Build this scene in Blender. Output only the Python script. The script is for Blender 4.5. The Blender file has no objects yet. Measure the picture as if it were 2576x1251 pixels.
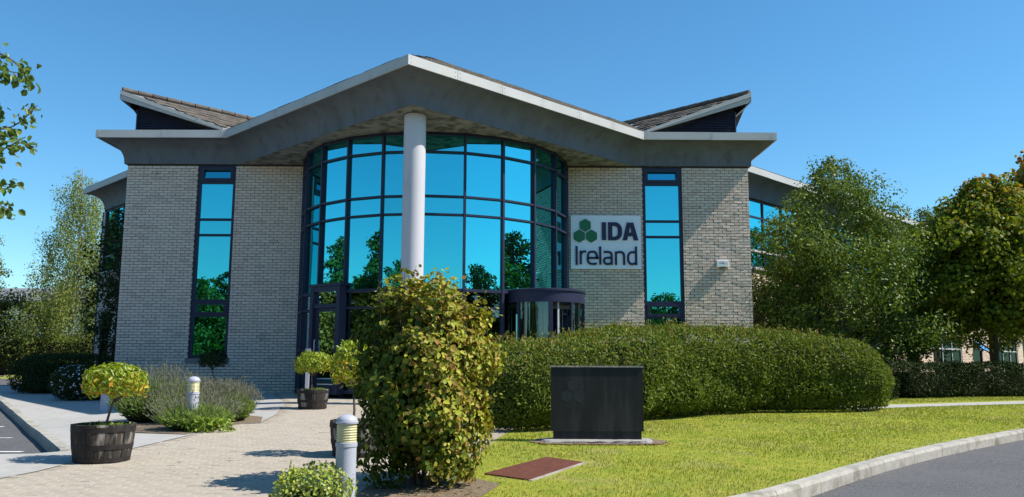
import bpy, bmesh, math, random
import numpy as np
from mathutils import Vector, Matrix, noise

random.seed(7)
rng = np.random.default_rng(7)
SC = bpy.context.scene
COL = SC.collection

# ------------------------------------------------------------------ camera, sky, sun, exposure
def _cam():
    p, r, f = 0.1365, 0.0043, 2084.0
    cp, sp, cr, sr = math.cos(p), math.sin(p), math.cos(r), math.sin(r)
    fwd = Vector((0, cp, sp)); rt = Vector((1, 0, 0)); up = rt.cross(fwd)
    R = rt * cr + up * sr
    U = up * cr - rt * sr
    m = Matrix((R, U, -fwd)).transposed().to_4x4()
    m.translation = Vector((0, 0, 0.75))
    cd = bpy.data.cameras.new("camera"); cd.sensor_width = 36.0; cd.lens = 36.0 * f / 2576.0
    cd.clip_start = 0.05; cd.clip_end = 3000
    co = bpy.data.objects.new("camera", cd); COL.objects.link(co); co.matrix_world = m
    SC.camera = co
_cam()

SUN_EL = math.radians(48.5)
SUN_AZ_FRONT = math.radians(8.0)            # the sun stands to the right, a little in front of the facade
sun_dir = Vector((math.cos(SUN_AZ_FRONT) * math.cos(SUN_EL), -math.sin(SUN_AZ_FRONT) * math.cos(SUN_EL), math.sin(SUN_EL)))
W = bpy.data.worlds.new("World"); SC.world = W; W.use_nodes = True
wn = W.node_tree.nodes; wl = W.node_tree.links
for n in list(wn): wn.remove(n)
wo = wn.new("ShaderNodeOutputWorld"); wb = wn.new("ShaderNodeBackground"); ws = wn.new("ShaderNodeTexSky")
ws.sky_type = 'NISHITA'; ws.sun_disc = False
ws.sun_elevation = SUN_EL; ws.sun_rotation = math.pi / 2 + SUN_AZ_FRONT
ws.altitude = 50; ws.air_density = 1.0; ws.dust_density = 0.25; ws.ozone_density = 9.0
wb.inputs[1].default_value = 0.15
wh = wn.new("ShaderNodeHueSaturation"); wh.inputs["Saturation"].default_value = 1.12      # the camera's saturated rendering of a clear sky, the same in every direction
wt = wn.new("ShaderNodeMix"); wt.data_type = 'RGBA'; wt.blend_type = 'MULTIPLY'; wt.inputs[0].default_value = 1.0; wt.inputs[7].default_value = (0.96, 1.01, 0.84, 1)
wl.new(ws.outputs[0], wh.inputs["Color"]); wl.new(wh.outputs[0], wt.inputs[6]); wl.new(wt.outputs[2], wb.inputs[0]); wl.new(wb.outputs[0], wo.inputs[0])
sl = bpy.data.lights.new("sun", 'SUN'); sl.energy = 5.0; sl.angle = math.radians(0.5); sl.color = (1.0, 0.95, 0.86)
so = bpy.data.objects.new("sun", sl); COL.objects.link(so)
so.rotation_euler = sun_dir.to_track_quat('Z', 'Y').to_euler(); so.location = sun_dir * 80
SC.view_settings.view_transform = 'Standard'; SC.view_settings.look = 'None'
SC.view_settings.exposure = 0.5; SC.view_settings.gamma = 1.0
SC.view_settings.use_curve_mapping = False
SC.render.engine = 'CYCLES'
SC.cycles.max_bounces = 8; SC.cycles.transparent_max_bounces = 8

# ------------------------------------------------------------------ materials
def lnk(nt, a, b): nt.links.new(a, b)

def mat(name, c1, c2=None, scale=8.0, rough=0.7, bump=0.0, bscale=None, detail=6.0, spec=0.4, metal=0.0,
        isl=None, stretch=None, mid=(0.35, 0.65), c3=None, s3=0.5, m3=(0.55, 0.75), coat=0.0):
    """procedural material: noise mix of c1/c2, optional second layer c3, optional per-piece brightness (isl)."""
    m = bpy.data.materials.new(name); m.use_nodes = True
    nt = m.node_tree; N = nt.nodes
    b = N["Principled BSDF"]; b.inputs["Roughness"].default_value = rough
    b.inputs["Specular IOR Level"].default_value = spec; b.inputs["Metallic"].default_value = metal
    if coat: b.inputs["Coat Weight"].default_value = coat; b.inputs["Coat Roughness"].default_value = 0.15
    tc = N.new("ShaderNodeTexCoord"); vec = tc.outputs["Object"]
    if stretch:
        mp = N.new("ShaderNodeMapping"); mp.inputs["Scale"].default_value = stretch
        lnk(nt, vec, mp.inputs[0]); vec = mp.outputs[0]
    c2 = c2 or tuple(x * 0.85 for x in c1)
    nz = N.new("ShaderNodeTexNoise"); nz.inputs["Scale"].default_value = scale; nz.inputs["Detail"].default_value = detail
    nz.inputs["Roughness"].default_value = 0.6
    lnk(nt, vec, nz.inputs[0])
    rp = N.new("ShaderNodeValToRGB"); rp.color_ramp.elements[0].position = mid[0]; rp.color_ramp.elements[1].position = mid[1]
    rp.color_ramp.elements[0].color = (*c1, 1); rp.color_ramp.elements[1].color = (*c2, 1)
    lnk(nt, nz.outputs[0], rp.inputs[0]); col = rp.outputs[0]
    if c3:
        n3 = N.new("ShaderNodeTexNoise"); n3.inputs["Scale"].default_value = s3; n3.inputs["Detail"].default_value = 5
        lnk(nt, vec, n3.inputs[0])
        r3 = N.new("ShaderNodeMapRange"); r3.inputs[1].default_value = m3[0]; r3.inputs[2].default_value = m3[1]
        lnk(nt, n3.outputs[0], r3.inputs[0])
        mx = N.new("ShaderNodeMix"); mx.data_type = 'RGBA'
        lnk(nt, r3.outputs[0], mx.inputs[0]); lnk(nt, col, mx.inputs[6]); mx.inputs[7].default_value = (*c3, 1); col = mx.outputs[2]
    if isl:
        col = piece_tone(nt, col, isl)
    lnk(nt, col, b.inputs["Base Color"])
    if bump:
        nb = N.new("ShaderNodeTexNoise"); nb.inputs["Scale"].default_value = bscale or scale * 4; nb.inputs["Detail"].default_value = 5
        lnk(nt, vec, nb.inputs[0])
        bp = N.new("ShaderNodeBump"); bp.inputs["Strength"].default_value = bump; bp.inputs["Distance"].default_value = 0.01
        lnk(nt, nb.outputs[0], bp.inputs["Height"]); lnk(nt, bp.outputs[0], b.inputs["Normal"])
    return m

def piece_rand(nt):
    """a random number per loose piece, whether it is an object of its own or one island of a joined mesh"""
    N = nt.nodes
    g = N.new("ShaderNodeNewGeometry"); oi = N.new("ShaderNodeObjectInfo")
    a = N.new("ShaderNodeMath"); a.operation = 'ADD'
    lnk(nt, g.outputs["Random Per Island"], a.inputs[0]); lnk(nt, oi.outputs["Random"], a.inputs[1])
    f = N.new("ShaderNodeMath"); f.operation = 'FRACT'; lnk(nt, a.outputs[0], f.inputs[0])
    return f.outputs[0]

def piece_tone(nt, col, tones):
    N = nt.nodes
    rp = N.new("ShaderNodeValToRGB"); rp.color_ramp.interpolation = 'LINEAR'
    els = rp.color_ramp.elements
    while len(els) < len(tones): els.new(0.5)
    for i, t in enumerate(tones):
        els[i].position = i / max(1, len(tones) - 1); els[i].color = (*t, 1)
    lnk(nt, piece_rand(nt), rp.inputs[0])
    mx = N.new("ShaderNodeMix"); mx.data_type = 'RGBA'; mx.blend_type = 'MULTIPLY'; mx.inputs[0].default_value = 1
    lnk(nt, col, mx.inputs[6]); lnk(nt, rp.outputs[0], mx.inputs[7])
    return mx.outputs[2]

def leaf_mat(name, tones, trans=0.35, rough=0.45, tip=None, spec=0.4):
    """leaf: per-leaf colour from tones; the mesh attribute 'tint' mixes in the tip colour of young, turning or painted-sunlit leaves"""
    m = bpy.data.materials.new(name); m.use_nodes = True
    nt = m.node_tree; N = nt.nodes; b = N["Principled BSDF"]; out = N["Material Output"]
    rp = N.new("ShaderNodeValToRGB"); els = rp.color_ramp.elements
    while len(els) < len(tones): els.new(0.5)
    for i, t in enumerate(tones):
        els[i].position = i / max(1, len(tones) - 1); els[i].color = (*t, 1)
    g = N.new("ShaderNodeNewGeometry")
    lnk(nt, g.outputs["Random Per Island"], rp.inputs[0]); col = rp.outputs[0]
    if tip:
        at = N.new("ShaderNodeAttribute"); at.attribute_name = "tint"
        r2 = N.new("ShaderNodeValToRGB"); e2 = r2.color_ramp.elements
        while len(e2) < len(tip): e2.new(0.5)
        for i, t in enumerate(tip): e2[i].position = i / max(1, len(tip) - 1); e2[i].color = (*t, 1)
        mm = N.new("ShaderNodeMath"); mm.operation = 'MULTIPLY'; mm.inputs[1].default_value = 7.31
        ff = N.new("ShaderNodeMath"); ff.operation = 'FRACT'
        lnk(nt, g.outputs["Random Per Island"], mm.inputs[0]); lnk(nt, mm.outputs[0], ff.inputs[0]); lnk(nt, ff.outputs[0], r2.inputs[0])
        mx = N.new("ShaderNodeMix"); mx.data_type = 'RGBA'
        lnk(nt, at.outputs["Fac"], mx.inputs[0]); lnk(nt, col, mx.inputs[6]); lnk(nt, r2.outputs[0], mx.inputs[7]); col = mx.outputs[2]
    lnk(nt, col, b.inputs["Base Color"])
    b.inputs["Roughness"].default_value = rough; b.inputs["Specular IOR Level"].default_value = spec
    tr = N.new("ShaderNodeBsdfTranslucent"); br = N.new("ShaderNodeMix"); br.data_type = 'RGBA'; br.blend_type = 'MULTIPLY'
    br.inputs[0].default_value = 1; br.inputs[7].default_value = (1.25, 1.3, 0.6, 1)
    lnk(nt, col, br.inputs[6]); lnk(nt, br.outputs[2], tr.inputs[0])
    ms = N.new("ShaderNodeMixShader"); ms.inputs[0].default_value = trans
    lnk(nt, b.outputs[0], ms.inputs[1]); lnk(nt, tr.outputs[0], ms.inputs[2]); lnk(nt, ms.outputs[0], out.inputs[0])
    return m

def mirror_glass(name, tint, body=(0.002, 0.006, 0.008)):
    """solar-control glass: tinted mirror coating over a dark body, panes a touch uneven"""
    m = bpy.data.materials.new(name); m.use_nodes = True
    nt = m.node_tree; N = nt.nodes; out = N["Material Output"]; b = N["Principled BSDF"]
    b.inputs["Base Color"].default_value = (*body, 1); b.inputs["Roughness"].default_value = 0.2
    gl = N.new("ShaderNodeBsdfGlossy"); gl.inputs["Roughness"].default_value = 0.0
    rp = N.new("ShaderNodeMix"); rp.data_type = 'RGBA'
    rp.inputs[6].default_value = (*tint, 1); rp.inputs[7].default_value = (*[t * 0.9 for t in tint], 1)
    lnk(nt, piece_rand(nt), rp.inputs[0]); lnk(nt, rp.outputs[2], gl.inputs[0])
    tc = N.new("ShaderNodeTexCoord"); nz = N.new("ShaderNodeTexNoise"); nz.inputs["Scale"].default_value = 1.1; nz.inputs["Detail"].default_value = 1
    lnk(nt, tc.outputs["Object"], nz.inputs[0])
    bp = N.new("ShaderNodeBump"); bp.inputs["Strength"].default_value = 0.09; bp.inputs["Distance"].default_value = 0.02
    lnk(nt, nz.outputs[0], bp.inputs["Height"]); lnk(nt, bp.outputs[0], gl.inputs["Normal"])
    ms = N.new("ShaderNodeMixShader"); ms.inputs[0].default_value = 0.92
    lnk(nt, b.outputs[0], ms.inputs[1]); lnk(nt, gl.outputs[0], ms.inputs[2]); lnk(nt, ms.outputs[0], out.inputs[0])
    return m

def clear_glass(name, tint=(0.35, 0.5, 0.5)):
    m = bpy.data.materials.new(name); m.use_nodes = True
    nt = m.node_tree; N = nt.nodes; out = N["Material Output"]
    t = N.new("ShaderNodeBsdfTransparent"); t.inputs[0].default_value = (*tint, 1)
    gl = N.new("ShaderNodeBsdfGlossy"); gl.inputs["Roughness"].default_value = 0.01; gl.inputs[0].default_value = (0.6, 0.85, 0.9, 1)
    fr = N.new("ShaderNodeFresnel"); fr.inputs[0].default_value = 1.6
    ad = N.new("ShaderNodeMath"); ad.operation = 'ADD'; ad.inputs[1].default_value = 0.08; lnk(nt, fr.outputs[0], ad.inputs[0])
    ms = N.new("ShaderNodeMixShader"); lnk(nt, ad.outputs[0], ms.inputs[0])
    lnk(nt, t.outputs[0], ms.inputs[1]); lnk(nt, gl.outputs[0], ms.inputs[2]); lnk(nt, ms.outputs[0], out.inputs[0])
    return m

M = {}
M['brick'] = mat("buff_brick", (0.74, 0.605, 0.51), (0.64, 0.52, 0.435), scale=22, rough=0.9, bump=1.0, bscale=60, spec=0.2,
                 isl=[(0.80, 0.77, 0.74), (0.95, 0.95, 0.95), (1.0, 1.0, 1.0), (1.06, 1.05, 1.03), (0.92, 0.90, 0.88), (1.03, 1.04, 1.02), (0.97, 0.95, 0.92)],
                 c3=(0.22, 0.195, 0.17), s3=6.0, m3=(0.62, 0.82))
M['mortar'] = mat("dark_mortar", (0.055, 0.052, 0.052), (0.085, 0.08, 0.078), scale=30, rough=0.95, bump=0.3, spec=0.1)
M['stone_sill'] = mat("cast_sill", (0.16, 0.155, 0.15), (0.22, 0.21, 0.2), scale=14, rough=0.85, bump=0.2)
M['frame'] = mat("navy_frame", (0.021, 0.023, 0.050), (0.024, 0.026, 0.056), scale=3, rough=0.42, spec=0.3)
M['glass'] = mirror_glass("solar_glass", (0.085, 0.61, 0.66))
M['dim_glass'] = mirror_glass("wing_glass", (0.03, 0.06, 0.06))
M['clear'] = clear_glass("door_glass")
M['cove'] = mat("cove_panel", (0.135, 0.145, 0.165), (0.105, 0.115, 0.13), scale=1.6, rough=0.75, stretch=(1, 1, 0.35),
                c3=(0.085, 0.085, 0.08), s3=5.0, m3=(0.52, 0.80), bump=0.1)
M['soffit'] = mat("weathered_soffit", (0.20, 0.19, 0.16), (0.33, 0.31, 0.26), scale=3.0, rough=0.9, c3=(0.10, 0.10, 0.085), s3=4.5, m3=(0.45, 0.62), bump=0.3, detail=10)
M['fascia'] = mat("pale_metal_fascia", (0.47, 0.465, 0.455), (0.42, 0.415, 0.405), scale=1.2, rough=0.6, spec=0.25, c3=(0.45, 0.43, 0.38), s3=2.2, m3=(0.6, 0.85))
M['bolt'] = mat("dull_bolt", (0.16, 0.15, 0.14), rough=0.6, metal=0.3)
M['tile'] = mat("concrete_roof_tile", (0.15, 0.13, 0.112), (0.095, 0.083, 0.072), scale=9, rough=0.95, bump=0.5, spec=0.15,
                isl=[(0.75, 0.75, 0.75), (1, 1, 1), (1.15, 1.12, 1.05), (0.9, 0.88, 0.86)], c3=(0.42, 0.41, 0.36), s3=11, m3=(0.68, 0.8))
M['louvre'] = mat("navy_louvre", (0.03, 0.033, 0.06), (0.04, 0.043, 0.075), scale=4, rough=0.5)
M['column'] = mat("lavender_grey_paint", (0.56, 0.54, 0.565), (0.52, 0.50, 0.525), scale=2.0, rough=0.5, spec=0.3, stretch=(1, 1, 0.25),
                  c3=(0.40, 0.36, 0.33), s3=4.0, m3=(0.62, 0.80))
M['dark_room'] = mat("dim_interior", (0.05, 0.05, 0.055), (0.07, 0.07, 0.075), scale=2, rough=0.8)
M['teal_paint'] = mat("teal_desk_paint", (0.08, 0.45, 0.42), (0.07, 0.40, 0.38), scale=2, rough=0.5)
M['sign_white'] = mat("white_sign_panel", (0.84, 0.85, 0.89), (0.80, 0.81, 0.86), scale=1.2, rough=0.4)
M['sign_green'] = mat("green_sign_plate", (0.006, 0.155, 0.055), (0.005, 0.14, 0.05), scale=2, rough=0.4)
M['sign_navy'] = mat("navy_sign_letter", (0.013, 0.014, 0.055), (0.011, 0.012, 0.05), scale=2, rough=0.4)
M['white_plastic'] = mat("white_plastic", (0.78, 0.78, 0.77), (0.74, 0.74, 0.72), scale=4, rough=0.35)
M['black_panel'] = mat("black_stone_panel", (0.012, 0.012, 0.013), (0.022, 0.021, 0.024), scale=2.5, rough=0.45, stretch=(3, 3, 0.5), spec=0.35,
                       c3=(0.042, 0.040, 0.044), s3=2.6, m3=(0.50, 0.75))
M['ghost'] = mat("faded_mark", (0.030, 0.036, 0.040), (0.018, 0.020, 0.023), scale=14, rough=0.5)
M['concrete'] = mat("rough_concrete", (0.36, 0.345, 0.32), (0.26, 0.25, 0.23), scale=9, rough=0.95, bump=0.8, bscale=30, c3=(0.14, 0.13, 0.115), s3=6, m3=(0.58, 0.72))
M['kerb'] = mat("kerb_concrete", (0.42, 0.395, 0.345), (0.33, 0.31, 0.27), scale=14, rough=0.95, bump=0.4, bscale=60,
                isl=[(0.9, 0.9, 0.9), (1, 1, 1), (1.06, 1.05, 1.02)], c3=(0.19, 0.175, 0.135), s3=4, m3=(0.50, 0.72))
M['pavement'] = mat("concrete_pavement", (0.40, 0.385, 0.36), (0.345, 0.33, 0.31), scale=5, rough=0.92, bump=0.25, bscale=80, c3=(0.28, 0.26, 0.235), s3=0.8, m3=(0.55, 0.8))
M['paver'] = mat("sandy_paver", (0.42, 0.37, 0.30), (0.335, 0.29, 0.235), scale=30, rough=0.95, bump=0.5, bscale=90,
                 isl=[(0.90, 0.90, 0.90), (1, 1, 1), (1.03, 1.02, 1.0), (0.94, 0.93, 0.93), (1.06, 1.05, 1.04)], c3=(0.29, 0.25, 0.20), s3=3.0, m3=(0.62, 0.85))
M['sand'] = mat("jointing_sand", (0.36, 0.31, 0.245), (0.25, 0.21, 0.16), scale=12, rough=1.0, bump=0.3)
M['asphalt'] = mat("road_asphalt", (0.150, 0.147, 0.150), (0.070, 0.069, 0.072), scale=42, rough=0.85, bump=0.9, bscale=170, spec=0.35,
                   c3=(0.135, 0.132, 0.13), s3=1.3, m3=(0.42, 0.85), mid=(0.40, 0.58))
M['line_paint'] = mat("white_line_paint", (0.72, 0.72, 0.70), (0.55, 0.55, 0.53), scale=25, rough=0.8)
M['soil'] = mat("dry_soil", (0.13, 0.095, 0.065), (0.22, 0.165, 0.11), scale=18, rough=1.0, bump=0.9, bscale=40)
M['turf'] = mat("mown_turf", (0.20, 0.25, 0.03), (0.32, 0.31, 0.05), scale=3.2, rough=1.0, bump=0.8, bscale=120, spec=0.05, detail=10, c3=(0.29, 0.26, 0.10), s3=1.1, m3=(0.55, 0.8))
M['rust_plate'] = mat("rusty_plate", (0.24, 0.085, 0.05), (0.17, 0.062, 0.04), scale=12, rough=0.8, bump=0.2)
M['stave'] = mat("weathered_stave", (0.018, 0.015, 0.013), (0.038, 0.033, 0.028), scale=10, rough=0.85, bump=0.5, bscale=45, stretch=(1, 1, 0.25),
                 isl=[(0.7, 0.7, 0.7), (1, 1, 1), (1.5, 1.4, 1.3), (0.9, 0.9, 0.9)], c3=(0.26, 0.24, 0.215), s3=8.0, m3=(0.54, 0.68))
M['hoop'] = mat("blackened_hoop", (0.014, 0.013, 0.013), (0.035, 0.028, 0.024), scale=12, rough=0.7, metal=0.2, bump=0.2)
M['bollard'] = mat("pale_grey_post_paint", (0.42, 0.435, 0.50), (0.39, 0.405, 0.47), scale=3, rough=0.45, spec=0.4, c3=(0.30, 0.29, 0.29), s3=14, m3=(0.70, 0.78))
M['lens'] = mat("yellowed_lens", (0.60, 0.56, 0.30), (0.50, 0.47, 0.26), scale=2, rough=0.25, stretch=(0.2, 0.2, 12), spec=0.5)
M['bark'] = mat("grey_brown_bark", (0.13, 0.105, 0.08), (0.075, 0.06, 0.047), scale=20, rough=0.95, bump=0.7, stretch=(1, 1, 0.3))
M['pale_bark'] = mat("pale_bark", (0.42, 0.40, 0.36), (0.22, 0.20, 0.17), scale=14, rough=0.9, bump=0.4, c3=(0.06, 0.055, 0.05), s3=9, m3=(0.62, 0.7))
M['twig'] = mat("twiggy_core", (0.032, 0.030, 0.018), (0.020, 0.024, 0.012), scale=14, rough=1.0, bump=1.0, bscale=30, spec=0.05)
M['white_clad'] = mat("white_cladding", (0.74, 0.74, 0.74), (0.70, 0.70, 0.70), scale=1, rough=0.6)
M['shed_roof'] = mat("grey_sheet_roof", (0.22, 0.22, 0.23), (0.18, 0.18, 0.19), scale=1, rough=0.7)
M['white_frame'] = mat("pale_frame", (0.50, 0.50, 0.53), (0.46, 0.46, 0.49), scale=3, rough=0.4)
M['sky_reflect_blue'] = mat("sky_reflect_blue", (0.05, 0.26, 0.62), (0.045, 0.24, 0.58), scale=3, rough=0.5)  # mirrored sky put in as flat blue colour
M['notice'] = mat("green_notice", (0.22, 0.42, 0.20), (0.2, 0.38, 0.18), scale=30, rough=0.6)
# foliage
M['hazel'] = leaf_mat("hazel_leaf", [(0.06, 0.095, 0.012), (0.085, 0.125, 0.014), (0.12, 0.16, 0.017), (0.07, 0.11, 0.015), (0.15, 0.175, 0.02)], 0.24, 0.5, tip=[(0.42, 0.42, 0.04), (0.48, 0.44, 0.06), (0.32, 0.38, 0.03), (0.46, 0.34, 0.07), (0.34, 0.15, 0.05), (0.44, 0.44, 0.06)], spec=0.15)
M['hedge'] = leaf_mat("hedge_leaf", [(0.085, 0.13, 0.02), (0.13, 0.18, 0.028), (0.20, 0.24, 0.036), (0.07, 0.11, 0.018)], 0.28, 0.55, tip=[(0.30, 0.20, 0.05), (0.28, 0.12, 0.05), (0.26, 0.28, 0.05), (0.24, 0.28, 0.05)], spec=0.15)
M['topiary'] = leaf_mat("bay_leaf", [(0.149, 0.230, 0.016), (0.257, 0.338, 0.027), (0.378, 0.405, 0.034), (0.203, 0.284, 0.020)], 0.35, 0.4,
                        tip=[(0.567, 0.405, 0.027), (0.600, 0.270, 0.027), (0.567, 0.486, 0.041)])
M['lavender'] = leaf_mat("lavender_leaf", [(0.17, 0.26, 0.055), (0.24, 0.33, 0.065), (0.13, 0.21, 0.04)], 0.25, 0.7, tip=[(0.26, 0.25, 0.19), (0.22, 0.20, 0.19), (0.30, 0.28, 0.20)], spec=0.1)
M['spurge'] = leaf_mat("variegated_leaf", [(0.230, 0.345, 0.034), (0.391, 0.437, 0.069), (0.517, 0.529, 0.184), (0.138, 0.253, 0.034)], 0.3, 0.5, tip=[(0.517, 0.517, 0.046), (0.460, 0.483, 0.057)])
M['ivy'] = leaf_mat("low_ground_leaf", [(0.168, 0.280, 0.028), (0.308, 0.392, 0.042), (0.098, 0.168, 0.021)], 0.3, 0.5)
M['alder'] = leaf_mat("alder_leaf", [(0.070, 0.12, 0.018), (0.115, 0.17, 0.026), (0.19, 0.235, 0.035), (0.085, 0.135, 0.02)], 0.3, 0.45, spec=0.22)
M['maple'] = leaf_mat("maple_leaf", [(0.12, 0.165, 0.016), (0.20, 0.235, 0.02), (0.085, 0.13, 0.014), (0.28, 0.27, 0.025)], 0.38, 0.5, tip=[(0.510, 0.255, 0.051), (0.442, 0.153, 0.051), (0.544, 0.408, 0.051)], spec=0.15)
M['birch'] = leaf_mat("birch_leaf", [(0.17, 0.21, 0.045), (0.25, 0.28, 0.06), (0.12, 0.165, 0.035), (0.33, 0.33, 0.08)], 0.35, 0.5, spec=0.15)
M['near_leaf'] = leaf_mat("lime_leaf", [(0.098, 0.165, 0.027), (0.150, 0.225, 0.038), (0.075, 0.128, 0.027), (0.225, 0.255, 0.045)], 0.38, 0.4)
M['dark_leaf'] = leaf_mat("dark_leaf_leaf", [(0.025, 0.042, 0.012), (0.035, 0.055, 0.014), (0.055, 0.08, 0.018)], 0.2, 0.5, spec=0.15)
M['yew'] = leaf_mat("yew_leaf", [(0.022, 0.036, 0.010), (0.03, 0.05, 0.012), (0.045, 0.062, 0.014)], 0.12, 0.55, spec=0.12)
M['laurel'] = leaf_mat("laurel_leaf", [(0.08, 0.11, 0.02), (0.12, 0.15, 0.026), (0.06, 0.09, 0.018)], 0.25, 0.5, spec=0.15)
M['daisy'] = mat("white_petal", (0.62, 0.63, 0.64), (0.55, 0.56, 0.58), scale=20, rough=0.7)
M['grass'] = leaf_mat("grass_blade", [(0.170, 0.248, 0.020), (0.248, 0.301, 0.031), (0.353, 0.339, 0.051), (0.209, 0.261, 0.024), (0.287, 0.301, 0.034)], 0.3, 0.6, spec=0.2, tip=[(0.324, 0.297, 0.093), (0.378, 0.333, 0.128), (0.270, 0.270, 0.076)])
M['dry_leaf'] = leaf_mat("fallen_dry_leaf", [(0.25, 0.14, 0.06), (0.32, 0.20, 0.08), (0.18, 0.09, 0.04)], 0.15, 0.7)
M['petal_yellow'] = mat("yellow_petal", (0.65, 0.45, 0.01), (0.6, 0.4, 0.01), rough=0.6)

# ------------------------------------------------------------------ building blocks
class MB:
    """collects shapes in world coordinates; build() links them as ONE mesh object"""
    def __init__(s): s.v = []; s.f = []
    def add(s, vs, fs):
        o = len(s.v); s.v += [tuple(x) for x in vs]; s.f += [tuple(i + o for i in f) for f in fs]; return s
    def hexa(s, b, t):                      # two rings of equal length: bottom, top
        n = len(b)
        return s.add(list(b) + list(t), [tuple(range(n - 1, -1, -1)), tuple(range(n, 2 * n))] + [(i, (i + 1) % n, n + (i + 1) % n, n + i) for i in range(n)])
    def box(s, x0, x1, y0, y1, z0, z1):
        return s.hexa([(x0, y0, z0), (x1, y0, z0), (x1, y1, z0), (x0, y1, z0)], [(x0, y0, z1), (x1, y0, z1), (x1, y1, z1), (x0, y1, z1)])
    def obox(s, c, ex, ey, ez, hx, hy, hz):  # oriented box
        c, ex, ey, ez = map(Vector, (c, ex, ey, ez))
        r = lambda z: [c + ex * a * hx + ey * b * hy + ez * z * hz for a, b in ((-1, -1), (1, -1), (1, 1), (-1, 1))]
        return s.hexa(r(-1), r(1))
    def prism(s, poly, d):
        d = Vector(d); b = [Vector(p) for p in poly]
        return s.hexa(b, [p + d for p in b])
    def quad(s, *p): return s.add(p, [tuple(range(len(p)))])
    def tube(s, pts, rad, n=8, cap=True):
        pts = [Vector(p) for p in pts]; rad = rad if hasattr(rad, '__len__') else [rad] * len(pts)
        o = len(s.v); u = None
        for i, p in enumerate(pts):
            t = (pts[min(i + 1, len(pts) - 1)] - pts[max(i - 1, 0)]).normalized()
            if u is None: u = t.orthogonal().normalized()
            u = (u - t * u.dot(t)).normalized(); w = t.cross(u)
            for k in range(n):
                a = 2 * math.pi * k / n
                s.v.append(tuple(p + (u * math.cos(a) + w * math.sin(a)) * rad[i]))
        for i in range(len(pts) - 1):
            for k in range(n):
                s.f.append((o + i * n + k, o + i * n + (k + 1) % n, o + (i + 1) * n + (k + 1) % n, o + (i + 1) * n + k))
        if cap:
            s.f.append(tuple(o + k for k in range(n - 1, -1, -1))); s.f.append(tuple(o + (len(pts) - 1) * n + k for k in range(n)))
        return s
    def lathe(s, c, prof, n=24, a0=0.0, a1=2 * math.pi):
        c = Vector(c); full = abs(a1 - a0 - 2 * math.pi) < 1e-6; m = n if full else n + 1; o = len(s.v)
        for r, z in prof:
            for k in range(m):
                a = a0 + (a1 - a0) * k / n
                s.v.append((c.x + r * math.cos(a), c.y + r * math.sin(a), c.z + z))
        for i in range(len(prof) - 1):
            for k in range(n):
                k2 = (k + 1) % m
                s.f.append((o + i * m + k, o + i * m + k2, o + (i + 1) * m + k2, o + (i + 1) * m + k))
        return s
    def build(s, name, m, parent=None, loc=None, smooth=False, kind=None):
        off = world_loc(parent)
        l = Vector(loc) if loc is not None else off
        me = bpy.data.meshes.new(name)
        me.from_pydata([(x - l.x, y - l.y, z - l.z) for x, y, z in s.v], [], s.f)
        me.validate(); me.update()
        if m is not None: me.materials.append(m)
        if smooth:
            me.polygons.foreach_set('use_smooth', [True] * len(me.polygons))
            try: me.set_sharp_from_angle(angle=math.radians(35))
            except Exception: pass
        return link(name, me, parent, l - off, kind)

def world_loc(o):
    l = Vector((0, 0, 0))
    while o is not None: l = l + o.location; o = o.parent
    return l

def link(name, data, parent=None, loc=(0, 0, 0), kind=None):
    o = bpy.data.objects.new(name, data); COL.objects.link(o)
    o.location = loc
    if parent is not None: o.parent = parent
    if kind: o['kind'] = kind
    return o

def tag(o, label, cat, group=None):
    o['label'] = label; o['category'] = cat
    if group: o['group'] = group
    return o

def thing(name, label, cat, loc, group=None):
    return tag(link(name, None, None, loc), label, cat, group)

KIDS = {}
def copy_tree(root, loc, rotz=0.0, scale=1.0, label=None, group=None):
    r = root.copy(); COL.objects.link(r); r.location = loc; r.rotation_euler = (0, 0, rotz); r.scale = (scale,) * 3
    if label: r['label'] = label
    if group: r['group'] = group
    def rec(a, b):
        for ch in list(a.children):
            if ch == b: continue
            d = ch.copy(); COL.objects.link(d); d.parent = b; rec(ch, d)
    rec(root, r)
    return r

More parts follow.
